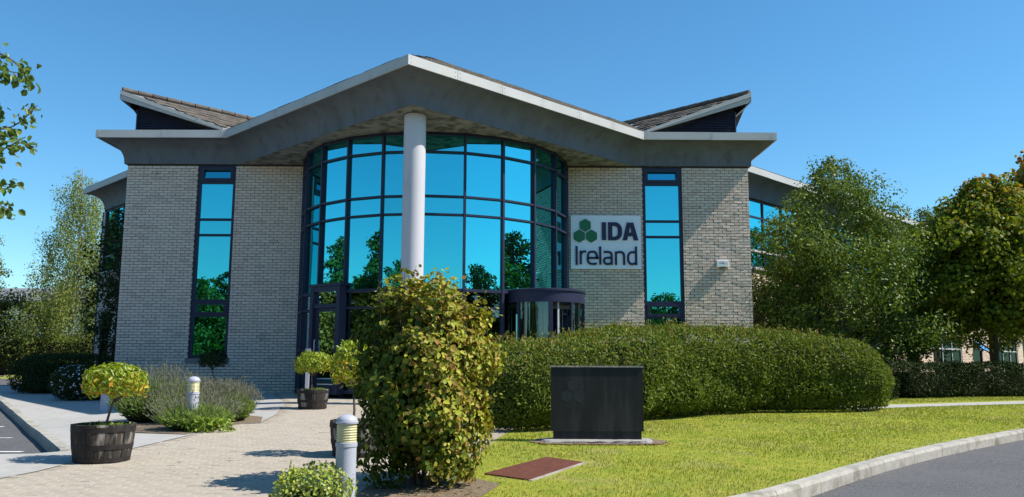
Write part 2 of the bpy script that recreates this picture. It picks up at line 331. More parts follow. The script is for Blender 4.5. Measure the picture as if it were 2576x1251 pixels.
# ------------------------------------------------------------------ leaves
def leaf_obj(name, P, N, size, m, parent=None, aspect=0.55, wild=0.6, droop=0.3, fold=0.25, rnd=False, tint=None, kind=None, axis=None, loc=None):
    """one mesh of separate folded leaves at points P with rough normals N (numpy, world coordinates)"""
    n = len(P)
    N = N / (np.linalg.norm(N, axis=1, keepdims=True) + 1e-9)
    R = rng.normal(size=(n, 3)); R /= np.linalg.norm(R, axis=1, keepdims=True)
    nn = N * (1 - wild) + R * wild; nn /= np.linalg.norm(nn, axis=1, keepdims=True)
    d = rng.normal(size=(n, 3)); d[:, 2] -= droop * 2
    if axis is not None: d = d * 0.35 + axis
    d -= nn * (d * nn).sum(1, keepdims=True); d /= np.linalg.norm(d, axis=1, keepdims=True) + 1e-9
    s = np.cross(nn, d)
    L = (size * rng.uniform(0.65, 1.25, n))[:, None]; Wd = L * aspect * 0.5
    if rnd:
        v = np.stack([P, P + d * L * .18 + s * Wd * .85 + nn * Wd * fold, P + d * L * .58 + s * Wd + nn * Wd * fold, P + d * L - nn * L * .12,
                      P + d * L * .58 - s * Wd + nn * Wd * fold, P + d * L * .18 - s * Wd * .85 + nn * Wd * fold], 1)
        fi = np.array([[0, 3, 2, 1], [0, 5, 4, 3]]); k = 6
    else:
        v = np.stack([P, P + d * L * .45 + s * Wd + nn * Wd * fold, P + d * L - nn * L * .08, P + d * L * .45 - s * Wd + nn * Wd * fold], 1)
        fi = np.array([[0, 2, 1], [0, 3, 2]]); k = 4
    l = np.array(loc) if loc is not None else np.array(world_loc(parent))
    v = (v.reshape(-1, 3) - l)
    f = (np.arange(n)[:, None, None] * k + fi[None]).reshape(-1, fi.shape[1])
    o = np_mesh(name, v, f, m, parent, kind, None if loc is None else l)
    if tint is not None:
        a = o.data.attributes.new("tint", 'FLOAT', 'POINT'); a.data.foreach_set('value', np.repeat(tint, k).astype(np.float32))
    return o

def np_mesh(name, v, f, m, parent=None, kind=None, loc=None):
    me = bpy.data.meshes.new(name); nv, nf, q = len(v), len(f), f.shape[1]
    me.vertices.add(nv); me.vertices.foreach_set('co', v.astype(np.float32).ravel())
    me.loops.add(nf * q); me.loops.foreach_set('vertex_index', f.astype(np.int32).ravel())
    me.polygons.add(nf); me.polygons.foreach_set('loop_start', np.arange(nf, dtype=np.int32) * q)
    try: me.polygons.foreach_set('loop_total', np.full(nf, q, dtype=np.int32))
    except Exception: pass
    me.update(calc_edges=True); me.validate()
    if m is not None: me.materials.append(m)
    return link(name, me, parent, (0, 0, 0) if loc is None else tuple(loc), kind)

def nz3(p, s=1.0): return noise.noise(Vector(p) * s)

# ------------------------------------------------------------------ terrain
def sm(t): t = max(0.0, min(1.0, t)); return t * t * (3 - 2 * t)
def H(x, y):
    z = -0.61 + 0.0277 * min(y, 22.0)
    z -= 0.35 * sm((x - 6.5) / 4.5) * sm((y - 19.5) / 12.0)
    z -= 0.17 * sm((-x - 4.6) / 4.0) * sm((y - 10.5) / 5.0) * (1 - 0.6 * sm((y - 20.0) / 8.0))
    return z

def inpoly(x, y, P):
    r = False; j = len(P) - 1
    for i in range(len(P)):
        xi, yi = P[i]; xj, yj = P[j]
        if (yi > y) != (yj > y) and x < (xj - xi) * (y - yi) / (yj - yi) + xi: r = not r
        j = i
    return r

def sheet(name, poly, m, dz=0.0, step=2.0, kind='structure', thick=0.0):
    """a polygon laid over the terrain"""
    bm = bmesh.new()
    vs = [bm.verts.new((x, y, 0)) for x, y in poly]; bm.faces.new(vs)
    xs = [p[0] for p in poly]; ys = [p[1] for p in poly]
    def cuts(a, b):
        n = int((b - a) / step); return [a + (b - a) * (i + 1) / (n + 1) for i in range(min(n, 60))]
    for c in cuts(min(xs), max(xs)):
        bmesh.ops.bisect_plane(bm, geom=bm.verts[:] + bm.edges[:] + bm.faces[:], plane_co=(c, 0, 0), plane_no=(1, 0, 0))
    for c in cuts(min(ys), max(ys)):
        bmesh.ops.bisect_plane(bm, geom=bm.verts[:] + bm.edges[:] + bm.faces[:], plane_co=(0, c, 0), plane_no=(0, 1, 0))
    bmesh.ops.recalc_face_normals(bm, faces=bm.faces[:])
    for v in bm.verts: v.co.z = H(v.co.x, v.co.y) + dz
    for f in bm.faces:
        f.normal_update()
        if f.normal.z < 0: f.normal_flip()
    me = bpy.data.meshes.new(name); bm.to_mesh(me); bm.free(); me.materials.append(m)
    return link(name, me, None, (0, 0, 0), kind)

def catmull(P, n=8):
    P = [Vector(p) for p in P]; out = []
    for i in range(len(P) - 1):
        a = P[max(i - 1, 0)]; b = P[i]; c = P[i + 1]; d = P[min(i + 2, len(P) - 1)]
        for k in range(n):
            t = k / n
            out.append(0.5 * ((2 * b) + (c - a) * t + (2 * a - 5 * b + 4 * c - d) * t * t + (3 * b - a - 3 * c + d) * t ** 3))
    out.append(P[-1]); return out

big = 400
sheet("ground", [(-big, -big), (big, -big), (big, 900), (-big, 900)], M['turf'], -0.30, step=14)

# road edge: top back edge of the kerb on the right, swinging round in front of the camera
road_edge = [p.to_2d() for p in catmull([(-14, 1.6, 0), (-7.5, 2.6, 0), (-3.2, 4.1, 0), (0.2, 6.0, 0), (2.3, 7.74, 0), (3.22, 8.75, 0), (4.3, 9.9, 0), (5.66, 11.2, 0),
                                      (7.13, 12.45, 0), (7.95, 13.08, 0), (10.5, 14.6, 0), (14, 16.0, 0), (19, 17.2, 0), (30, 18.6, 0)], 6)]
KERB_H = 0.12
def offs(pl, d):
    out = []
    for i, p in enumerate(pl):
        t = (pl[min(i + 1, len(pl) - 1)] - pl[max(i - 1, 0)]).normalized()
        out.append(p + Vector((t.y, -t.x)) * d)
    return out
road_in = offs(road_edge, 0.13)
sheet("road", [tuple(p) for p in road_in] + [(60, 16), (60, -60), (-60, -60), (-60, 0)], M['asphalt'], -KERB_H, step=3)

# lawn between road kerb, forecourt and building
fore_r = [(-1.25, 5.0), (-1.15, 6.6), (-0.85, 8.4), (-0.45, 9.6), (-0.2, 11.6), (0.1, 13.2), (0.9, 15.5), (1.6, 19.0), (2.0, 22.2)]
lawn_poly = fore_r + [(6.3, 22.2), (7.0, 25.0), (34, 52), (70, 52), (70, 19.0), (30, 18.6)] + [tuple(p) for p in reversed(road_edge) if p.x > -1.0]
lawn = sheet("lawn", lawn_poly, M['turf'], 0.0, step=1.2)

car_line = [(-15.4, 24.8), (-13.17, 21.67), (-10.84, 18.37), (-8.69, 15.33), (-7.3, 13.2), (-6.28, 11.63), (-5.33, 10.27)]
fore_l = [(-12, 5.4), (-8.5, 6.8), (-6.2, 7.7), (-4.95, 8.2), (-4.83, 8.7), (-4.80, 9.3), (-4.68, 10.4), (-4.53, 11.8), (-4.42, 13.35), (-4.05, 13.6), (-4.2, 15.0),
          (-4.7, 17.5), (-5.6, 20.0), (-6.3, 22.2)]
fore_poly = fore_l + list(reversed(fore_r)) + [(-3.2, 4.3), (-7.5, 2.9), (-12, 2.2)]
forecourt = sheet("forecourt", fore_poly, M['sand'], -0.006, step=2)
pave_poly = [(-5.33, 10.22), (-5.6, 9.95), (-6.4, 9.85), (-16, 9.6), (-16, 5.0)] + fore_l[0:] + [(-6.3, 22.2), (-10.3, 22.2), (-10.3, 26), (-13, 27.5), (-16, 27.0)] + [(-16.9, 26.9), (-15.4, 24.8)] + car_line[1:-1]
pavement = sheet("pavement", pave_poly, M['pavement'], 0.0, step=2.5)
sheet("car_park", [(-5.45, 10.1), (-6.4, 9.85), (-16, 9.6), (-40, 9.2), (-60, 43.2), (-17.8, 43.2), (-15.6, 28.0), (-17.1, 26.8)] + [(x - 0.1, y - 0.07) for x, y in car_line], M['asphalt'], -0.13, step=3)
# parking bay lines, each a painted strip
for k, (x, y) in enumerate([(-6.25, 11.07), (-7.73, 13.32), (-9.29, 15.67), (-10.8, 17.9)]):
    a = Vector((x - 0.12, y)); d = Vector((-1.0, -0.035)).normalized(); n = Vector((0.035, 1.0)).normalized() * 0.05
    q = [a - n, a + d * 4.6 - n, a + d * 4.6 + n, a + n]
    sheet("parking_line", [tuple(p) for p in q], M['line_paint'], -0.126, step=2.5)
sheet("bed_soil", [(-6.9, 14.6), (-6.6, 13.1), (-5.4, 12.2), (-4.6, 11.95), (-4.46, 12.6), (-4.38, 13.4), (-4.05, 13.65), (-4.3, 14.6), (-5.4, 15.6)], M['soil'], 0.004, step=2)
sheet("bed_soil", [(-1.5, 5.6), (-1.3, 8.1), (-0.55, 8.6), (-0.1, 8.0), (-0.3, 7.2), (-0.9, 5.8)], M['soil'], 0.006, step=2)
path_poly = [(6.7, 16.65), (8.3, 17.32), (11.2, 18.34), (16, 19.6), (24, 21), (24, 22.0), (16, 20.5), (11.7, 19.2), (8.6, 18.05), (6.7, 17.6)]
sheet("path", path_poly, M['pavement'], 0.006, step=1.5)
sheet("path", [(-60, 43.2), (-17.8, 43.2), (-17.5, 44.6), (-60, 44.6)], M['pavement'], 0.0, step=4)

# kerbs: every kerb stone a part of its kerb
def kerb(name, line, length, width, h, side=1.0):
    k = link(name, None, None, (line[0][0], line[0][1], H(*line[0])), 'structure')
    L = [0.0]
    for a, b in zip(line, line[1:]): L.append(L[-1] + (Vector(b) - Vector(a)).length)
    def at(s):
        for i in range(len(line) - 1):
            if s <= L[i + 1] or i == len(line) - 2:
                t = (s - L[i]) / (L[i + 1] - L[i]); return Vector(line[i]).lerp(Vector(line[i + 1]), t), (Vector(line[i + 1]) - Vector(line[i])).normalized()
    s = 0.0
    while s + length < L[-1]:
        a, ta = at(s + 0.004); b, tb = at(s + length - 0.004)
        na = Vector((ta.y, -ta.x)) * side; nb = Vector((tb.y, -tb.x)) * side
        j = rng.uniform(-0.004, 0.006)
        m = MB()
        ring = lambda z, inset: [(*(a - na * inset), 0), (*(a + na * (width - inset * 1.6)), 0), (*(b + nb * (width - inset * 1.6)), 0), (*(b - nb * inset), 0)]
        zz = lambda p, dz: (p[0], p[1], H(p[0], p[1]) + dz)
        r0 = [zz(p, -h - 0.1) for p in ring(0, 0)]; r1 = [zz(p, -0.02 + j) for p in ring(0, 0)]; r2 = [zz(p, 0.012 + j) for p in ring(0, 0.012)]
        m.add(r0 + r1 + r2, [(4, 5, 1, 0), (5, 6, 2, 1), (6, 7, 3, 2), (7, 4, 0, 3), (8, 9, 5, 4), (9, 10, 6, 5), (10, 11, 7, 6), (11, 8, 4, 7), (11, 10, 9, 8)])
        m.f = [tuple(reversed(f)) for f in m.f] if side < 0 else m.f
        m.build("kerb_stone", M['kerb'], k)
        s += length
    return k
kerb("kerb", [tuple(p) for p in road_edge if -4.0 < p.x < 20.0], 0.914, 0.135, KERB_H)
kerb("kerb", [(x, y) for x, y in reversed(car_line)], 0.914, 0.13, 0.13, side=-1.0)

# paving blocks of the forecourt: the nearest 300 as parts, the rest joined
def pavers():
    full = []; L, Wd = 0.2, 0.1
    def boxm(mb, x0, x1, y0, y1, j):
        t = [rng.normal(0, 0.0012) for _ in range(4)]
        zs = [(x0, y0), (x1, y0), (x1, y1), (x0, y1)]
        b = [(x, y, H(x, y) - 0.012) for x, y in zs]
        c = [(x, y, H(x, y) - 0.004 + j + tt * 0.5) for (x, y), tt in zip(zs, t)]
        i = 0.006; cx, cy = (x0 + x1) / 2, (y0 + y1) / 2
        tp = [(x + (i if x < cx else -i), y + (i if y < cy else -i), H(x, y) + j + tt) for (x, y), tt in zip(zs, t)]
        mb.add(b + c + tp, [(0, 1, 5, 4), (1, 2, 6, 5), (2, 3, 7, 6), (3, 0, 4, 7), (4, 5, 9, 8), (5, 6, 10, 9), (6, 7, 11, 10), (7, 4, 8, 11), (8, 9, 10, 11)])
    ny = int((21.6 - 6.4) / Wd)
    for r in range(ny):
        y0 = 6.4 + r * Wd; off = (r % 2) * 0.1
        for c in range(60):
            x0 = -9.4 + off + c * L
            x, y = x0 + L / 2, y0 + Wd / 2
            if x < -0.62 * y - 0.4: continue
            if (x + 2.05) ** 2 + (y - 22.2) ** 2 < 3.6 ** 2: continue
            if all(inpoly(a, b, fore_poly) for a, b in ((x0, y0), (x0 + L, y0), (x0, y0 + Wd), (x0 + L, y0 + Wd))): full.append((x0, y0))
    vis = [p for p in full if not (p[0] > -1.75 and p[1] < 9.2) and p[1] > 7.3]
    key = sorted(vis, key=lambda p: p[1] * p[1] + p[0] ** 2)
    near = set(key[:300]); g = 0.0025
    rest = MB()
    for (x0, y0) in full:
        j = rng.normal(0, 0.0014)
        if (x0, y0) in near:
            m = MB(); boxm(m, x0 + g, x0 + L - g, y0 + g, y0 + Wd - g, j)
            m.build("paver", M['paver'], forecourt, loc=(x0 + .1, y0 + .05, H(x0, y0)))
        else: boxm(rest, x0 + g, x0 + L - g, y0 + g, y0 + Wd - g, j)
    rest.build("paving", M['paver'], forecourt, kind='stuff')
pavers()

# ------------------------------------------------------------------ THE OFFICE BUILDING
bld = thing("office_building", "two storey buff brick office building with glazed round entrance bay and pointed canopy roof", "building", (-2.05, 22.0, 0.0))
XC = -2.05
FY = 22.0            # facade plane
ZS = 6.05            # underside of the eaves
S2 = math.sqrt(0.5)

def frame_of(o, e):
    e = Vector(e).normalized(); n = Vector((e.y, -e.x, 0)); return Vector(o), e, n   # n = outward for walls seen from the front

brick_list = []      # (centre, e, n, len, height)
def brick_wall(o, e, L, z0, z1, openings, wall, phase=0.0, bricks=True, t=0.28):
    """backing wall with openings, brick faces collected for later"""
    o, e, n = frame_of(o, e)
    ss = sorted({0.0, L} | {max(0, min(L, v)) for q in openings for v in q[:2]})
    mb = MB(); up = Vector((0, 0, 1))
    for a, b in zip(ss, ss[1:]):
        if b - a < 1e-4: continue
        blk = sorted((max(z0, q[2]), min(z1, q[3])) for q in openings if q[0] < (a + b) / 2 < q[1])
        z = z0; spans = []
        for q in blk:
            if q[0] > z + 1e-4: spans.append((z, q[0]))
            z = max(z, q[1])
        if z1 > z + 1e-4: spans.append((z, z1))
        for c, d in spans:
            mb.obox(o + e * (a + b) / 2 - n * (t / 2 + 0.014) + up * (c + d) / 2, e, n, up, (b - a) / 2, t / 2, (d - c) / 2)
    w = mb.build("wall", M['mortar'], wall) if wall is not None else None
    if not bricks: return w
    k = 0; z = z0; CH = 0.075
    while z + CH <= z1 + 0.02:
        zc = z + CH / 2
        cutz = [q for q in openings if q[2] - 0.01 < zc < q[3] + 0.01]
        edges = sorted({0.0, L} | {v for q in cutz for v in (max(0, q[0]), min(L, q[1]))})
        for a, b in zip(edges, edges[1:]):
            if any(q[0] - 1e-3 <= (a + b) / 2 <= q[1] + 1e-3 for q in cutz): continue
            s = (math.floor((a - phase) / 0.225) - 1) * 0.225 + phase + (0.1125 if k % 2 else 0.0)
            while s < b:
                p, q = max(s, a), min(s + 0.225, b)
                if q - p > 0.035:
                    brick_list.append((o + e * ((p + q) / 2) + up * zc, e, n, q - p - 0.012, CH - 0.0125))
                s += 0.225
        z += CH; k += 1
    return w

ZW0 = -0.375
wL0, wL1, wR0, wR1 = -10.45, -5.53, 1.43, 6.40
winL = (-8.52, -7.50); winR = (3.53, 4.59)
brick_wall((wL0, FY, 0), (1, 0, 0), wL1 - wL0, ZW0, ZS, [(winL[0] - wL0, winL[1] - wL0, 0.74, 9)], bld)
brick_wall((wR0, FY, 0), (1, 0, 0), wR1 - wR0, ZW0, ZS, [(winR[0] - wR0, winR[1] - wR0, 0.74, 9)], bld, phase=0.06)
# side returns and the two wings running back at 45 degrees
brick_wall((wR1, FY + 0.03, 0), (0, 1, 0), 3.17, ZW0 - 0.15, ZS, [], bld)
brick_wall((wL0, FY + 3.2, 0), (0, -1, 0), 3.17, ZW0, ZS, [], bld)
W0 = Vector((wR1, 25.0, 0)); WE = Vector((S2, S2, 0)); WLEN = 38.0
wide = [(-0.6, 3.6), (8.6, 12.9), (17.8, 21.8), (27.3, 31.5)]; narrow = [(5.3, 6.8), (14.6, 16.1), (23.5, 25.0), (32.6, 34.1)]
gop = [(a, b, 0.2, 2.05) for a, b in wide if a > 0] + [(a, b, 0.2, 2.05) for a, b in narrow]
rib = (0.15, WLEN - 0.3, 3.78, 9)
brick_wall(W0, WE, WLEN, -0.75, ZS, gop + [rib], bld)
LW0 = Vector((-10.45 - 4.1, 25.0 + 4.1, 0)); LWE = Vector((S2, -S2, 0)); LWL = 4.1 / S2
brick_wall(LW0, LWE, LWL, ZW0, ZS, [(0.15, LWL - 0.5, 3.78, 9), (0.4, 1.3, 0.3, 2.3)], bld)
# rear walls (plain)
rear = MB()
far = W0 + WE * WLEN
for a, b in (((LW0.x, LW0.y), (LW0.x + 5.5, LW0.y + 5.5)), ((LW0.x + 5.5, LW0.y + 5.5), (6.4 - 8, 25 + 14)), ((6.4 - 8, 39), (far.x - 8, far.y + 8)), ((far.x - 8, far.y + 8), (far.x, far.y))):
    a = Vector((*a, 0)); b = Vector((*b, 0)); d = (b - a).normalized(); nn = Vector((d.y, -d.x, 0))
    rear.obox((a + b) / 2 + Vector((0, 0, 2.6)), d, nn, (0, 0, 1), (b - a).length / 2, 0.12, 3.4)
rear.build("rear_wall", M['mortar'], bld)
sl_poly = [(wL0 + .1, FY + .2), (wR1 - .1, FY + .2), (wR1 - .1, 25.1), (far.x - .2, far.y + .2), (far.x - 8, far.y + 7.9), (-1.6, 38.9), (LW0.x + 5.5, LW0.y + 5.4), (LW0.x + .2, LW0.y + .2), (wL0 + .2, 25.1)]
MB().prism([(x, y, -0.06) for x, y in sl_poly], (0, 0, 0.05)).build("floor", M['dark_room'], bld)
MB().prism([(x, y, 2.75) for x, y in sl_poly], (0, 0, 0.25)).build("upper_floor", M['dark_room'], bld)

# bricks: the 300 that show largest as parts of their own, the others joined
def brick_shape(mb, c, e, n, L, h):
    up = Vector((0, 0, 1)); f = rng.normal(0, 0.0016)
    q = []
    for a, b in ((-1, -1), (1, -1), (1, 1), (-1, 1)):
        q.append(c + e * (a * (L / 2) + rng.normal(0, 0.0012)) + up * (b * h / 2 + rng.normal(0, 0.0009)) + n * f)
    back = [p - n * (0.02 + f) for p in q]
    ins = [p + (c - p) * 0.035 + n * (0.0035 + rng.normal(0, 0.0022)) for p in q]
    mb.add(back + q + ins, [(0, 1, 5, 4), (1, 2, 6, 5), (2, 3, 7, 6), (3, 0, 4, 7), (4, 5, 9, 8), (5, 6, 10, 9), (6, 7, 11, 10), (7, 4, 8, 11), (8, 9, 10, 11)])
def lay_bricks():
    front = [i for i, b in enumerate(brick_list) if abs(b[1].x - 1) < 1e-6 and b[3] > 0.2]
    front.sort(key=lambda i: (0 if (1.6 < brick_list[i][0].z < 4.3 and brick_list[i][0].x > 1.7 and not (1.5 < brick_list[i][0].x < 3.5 and brick_list[i][0].z > 3.1)) else 1, abs(brick_list[i][0].z - 3.0)))
    own = set(front[:300]); var = []
    for k in range(6):
        m = MB(); brick_shape(m, Vector((0, 0, 0)), Vector((1, 0, 0)), Vector((0, -1, 0)), 0.213, 0.0625)
        me = bpy.data.meshes.new("brick"); me.from_pydata(m.v, [], m.f); me.materials.append(M['brick']); var.append(me)
    rest = MB(); off = world_loc(bld)
    for i, b in enumerate(brick_list):
        if i in own: link("brick", var[i % 6], bld, b[0] - off)
        else: brick_shape(rest, *b)
    rest.build("brickwork", M['brick'], bld, kind='stuff')
lay_bricks()

# ---- tall windows
def tall_window(x0, x1):
    w = MB(); y0, y1 = FY + 0.035, FY + 0.115
    zt = ZS - 0.01; zb = 0.82
    w.box(x0, x0 + .075, y0, y1, zb, zt); w.box(x1 - .075, x1, y0, y1, zb, zt)
    for z, h in ((zb + .04, .08), (1.94, .06), (2.34, .07), (4.11, .06), (4.535, .06), (5.56, .08), (zt - .035, .07)):
        w.box(x0 + .075, x1 - .075, y0 + .003, y1 - .003, z - h / 2, z + h / 2)
    # opening lights: a sash frame inside the outer frame
    for a, b in ((1.97, 2.305), (5.60, zt - .07)):
        c, d = x0 + .075, x1 - .075
        for bx in ((c, c + .075, a, b), (d - .075, d, a, b)): w.box(bx[0], bx[1], y0 - .018, y1 - .02, bx[2], bx[3])
        for bx in ((a, a + .07), (b - .07, b)): w.box(c + .075, d - .075, y0 - .0175, y1 - .02, bx[0], bx[1])
    o = w.build("window", M['frame'], bld, loc=(x0, FY, 0.8))
    yg = FY + 0.085
    for a, b in ((zb + .08, 1.91), (2.375, 4.08), (4.14, 4.505), (4.565, 5.52)):
        MB().box(x0 + .078, x1 - .078, yg, yg + .012, a, b).build("pane", M['glass'], o)
    MB().box(x0 + .15, x1 - .15, yg - .02, yg - .008, 2.04, 2.235).build("pane", M['glass'], o)
    m = MB(); t = 0.045   # top light tilted a little inwards
    m.hexa([(x0 + .15, yg - .03, 5.67), (x1 - .15, yg - .03, 5.67), (x1 - .15, yg - .018, 5.67), (x0 + .15, yg - .018, 5.67)],
           [(x0 + .15, yg - .03 + t, zt - .14), (x1 - .15, yg - .03 + t, zt - .14), (x1 - .15, yg - .018 + t, zt - .14), (x0 + .15, yg - .018 + t, zt - .14)])
    m.build("pane", M['glass'], o)
    MB().box(x0 - .07, x1 + .07, FY - .03, FY + .2, .70, .815).build("sill", M['stone_sill'], o)
    # dark back so the frame reveals stay closed
    MB().box(x0, x1, FY + .16, FY + .18, .8, ZS).build("backing", M['dark_room'], o)
tall_window(*winL); tall_window(*winR)

# ---- round curtain wall
DC = Vector((XC, 22.22, 0)); DR = 3.52
ang = [-86.4] + [k * 15.65 for k in range(-5, 6)] + [86.4]
def dp(a, r=DR, z=0.0):
    t = math.radians(a); return Vector((DC.x + r * math.sin(t), DC.y - r * math.cos(t), z))
cw = link("curtain_wall", None, bld, Vector((XC, 19.0, 0)) - world_loc(bld))
zrow = [0.06, 1.02, 1.98, 2.37, 4.11, 4.535, 5.58, ZS - 0.005]
DOORS = {(-46.95, -31.3)}
def facet(a, b, z0, z1, r, t):
    p, q = dp(a, r, 0), dp(b, r, 0); d = (q - p).normalized(); n = Vector((d.y, -d.x, 0))
    return p, q, d, n
for i, (a, b) in enumerate(zip(ang, ang[1:])):
    p, q, d, n = facet(a, b, 0, 0, DR, 0)
    L = (q - p).length; c = (p + q) / 2; up = Vector((0, 0, 1))
    # panes
    g = 0.03
    for j, (z0, z1) in enumerate(zip(zrow, zrow[1:])):
        if j < 3 and abs(a + 46.95) < .1: continue
        if j < 3 and 30 < a < 60: continue
        m = MB().obox(c - n * 0.03 + up * (z0 + z1) / 2, d, n, up, L / 2 - g, 0.006, (z1 - z0) / 2 - 0.02)
        m.build("pane", M['clear'] if (j < 3) else M['glass'], cw)
    # transoms
    for j, z in enumerate(zrow):
        if j in (1, 2) and (abs(a + 46.95) < .1 or 30 < a < 60): continue
        if j == 0 and (30 < a < 60): continue
        h = 0.046 if j not in (0, 3) else 0.07
        if j == 7: h, z = 0.07, z - 0.035
        m = MB().obox(c + up * z + n * 0.005, d, n, up, L / 2 - 0.026, 0.038, h / 2)
        m.build("transom", M['frame'], cw)
for k, a in enumerate(ang):
    p = dp(a); t = math.radians(a); n = Vector((math.sin(t), -math.cos(t), 0)); d = Vector((math.cos(t), math.sin(t), 0))
    m = MB().obox(p + Vector((0, 0, ZS / 2 - .02)) + n * 0.012, d, n, (0, 0, 1), 0.026 if abs(a) < 80 else 0.06, 0.042, ZS / 2 + 0.02)
    m.build("mullion", M['frame'], cw)
# ---- side door set in the bay
def side_door():
    a, b = -47.6, -30.6
    p, q, d, n = facet(a, b, 0, 0, DR + 0.12, 0); L = (q - p).length; c = (p + q) / 2; up = Vector((0, 0, 1))
    ctr = lambda s, z, o=0.0: p + d * s + up * z + n * o
    fr = MB()
    for s, hw in ((0.05, .05), (L - .06, .06)): fr.obox(ctr(s, 1.25), d, n, up, hw, .09, 1.25)
    fr.obox(ctr(L / 2, 2.44), d, n, up, L / 2 - .115, .088, .06)
    fr.obox(ctr(L / 2, 2.04), d, n, up, L / 2 - .115, .07, .045)
    fr.obox(ctr(L / 2, .03), d, n, up, L / 2 - .115, .07, .03)
    fr.obox(ctr(L / 2, 2.53, -.04), d, n, up, L / 2 + .06, .16, .03)
    fr.obox(ctr(-.06, 1.25, -.06), d, n, up, .055, .06, 1.25)
    do = fr.build("door", M['frame'], bld, loc=c)
    lf = MB(); x0, x1 = .11, L - .13
    lf.obox(ctr(x0 + .05, 1.03, -.01), d, n, up, .05, .03, .96); lf.obox(ctr(x1 - .05, 1.03, -.01), d, n, up, .05, .03, .96)
    for z, h in ((1.95, .04), (.80, .09), (.14, .075)): lf.obox(ctr((x0 + x1) / 2, z, -.01), d, n, up, (x1 - x0) / 2 - .1, .029, h)
    lf.build("door_leaf", M['frame'], do)
    MB().obox(ctr((x0 + x1) / 2, 1.40, -.01), d, n, up, (x1 - x0) / 2 - .1, .005, .515).build("pane", M['clear'], do)
    MB().obox(ctr((x0 + x1) / 2, .46, -.01), d, n, up, (x1 - x0) / 2 - .1, .005, .25).build("pane", M['clear'], do)
    MB().obox(ctr(L / 2, 2.23, -.01), d, n, up, L / 2 - .12, .005, .15).build("pane", M['clear'], do)
    MB().tube([ctr(x0 + .07, .95, .03), ctr(x0 + .07, .95, .07), ctr(x0 + .07, 1.25, .07), ctr(x0 + .07, 1.25, .03)], .012).build("handle", M['white_frame'], do)
side_door()
desk = MB(); desk.box(-4.75, -3.85, 21.2, 21.3, 0.0, 1.10); desk.box(-4.85, -3.75, 21.15, 21.9, 1.10, 1.16); desk.box(-4.65, -4.0, 21.25, 21.3, 1.16, 1.5)
tag(desk.build("desk", M['teal_paint'], None, loc=(-4.3, 21.5, 0)), "teal reception desk seen through the glass of the left entrance door", "desk")

# ---- revolving door
def revolving():
    RC = Vector((0.76, 19.88, 0)); R = 0.99
    rv = link("revolving_door", None, bld, RC - world_loc(bld))
    MB().lathe(RC, [(0, 2.44), (R + .015, 2.44), (R + .03, 2.43), (R + .03, 2.385), (R, 2.375)], 48).build("canopy_cap", M['frame'], rv, smooth=True)
    MB().lathe(RC, [(R, 2.376), (R, 2.13), (R - .05, 2.13), (0, 2.13)], 48).build("canopy_band", M['frame'], rv, smooth=True)
    posts = [-170, -128, -82, -50, -12, 25, 60, 120, 160]
    for k, a in enumerate(posts):
        t = math.radians(a); w = 0.045 if a in (-82, -170) else 0.025
        c = RC + Vector((math.cos(t), math.sin(t), 0)) * (R - .03)
        MB().obox(c + Vector((0, 0, 1.07)), (-math.sin(t), math.cos(t), 0), (math.cos(t), math.sin(t), 0), (0, 0, 1), w, .03, 1.06).build("post", M['frame'], rv)
    for a0, a1 in ((-168, -130), (-126, -85), (-48, -14), (-10, 23), (27, 58), (122, 158)):
        MB().lathe(RC, [(R - .035, .06), (R - .035, 2.13)], 8, math.radians(a0), math.radians(a1)).build("curved_pane", M['clear'], rv, smooth=True)
    MB().tube([RC + Vector((0, 0, 0)), RC + Vector((0, 0, 2.13))], .04, 12).build("shaft", M['frame'], rv)
    for a in (20, 110, 200, 290):
        t = math.radians(a); d = Vector((math.cos(t), math.sin(t), 0)); n = Vector((-d.y, d.x, 0)); up = Vector((0, 0, 1))
        f = MB(); r0, r1 = .05, R - .08
        f.obox(RC + d * (r0 + .02) + up * 1.07, d, n, up, .02, .018, 1.05); f.obox(RC + d * (r1 - .02) + up * 1.07, d, n, up, .02, .018, 1.05)
        for z in (.1, 1.02, 2.08): f.obox(RC + d * (r0 + r1) / 2 + up * z, d, n, up, (r1 - r0) / 2 - .04, .016, .045)
        wi = f.build("door_wing", M['white_frame'], rv)
    MB().lathe(RC, [(0, -.02), (R + .02, -.02), (R + .02, .03), (0, .03)], 40).build("threshold", M['frame'], rv)
    t = math.radians(-92); c = RC + Vector((math.cos(t), math.sin(t), 0)) * (R - .05)
    MB().obox(c + Vector((0, 0, 1.35)), (-math.sin(t), math.cos(t), 0), (math.cos(t), math.sin(t), 0), (0, 0, 1), .055, .003, .06).build("notice", M['notice'], rv)
revolving()

# ---- column under the canopy point
COLC = Vector((-2.11, 17.42, 0))
MB().lathe(COLC, [(0, H(COLC.x, COLC.y) - .1), (.238, H(COLC.x, COLC.y) - .1), (.238, 1.0), (.238, 2.5), (.238, 4.0), (.238, ZS - .02), (.20, ZS - .02), (.20, ZS + .01)], 40).build("column", M['column'], bld, smooth=True)
MB().lathe(COLC, [(.205, ZS - .03), (.262, ZS - .012), (.262, ZS + .008)], 40).build("column_collar", M['bolt'], bld, smooth=True)

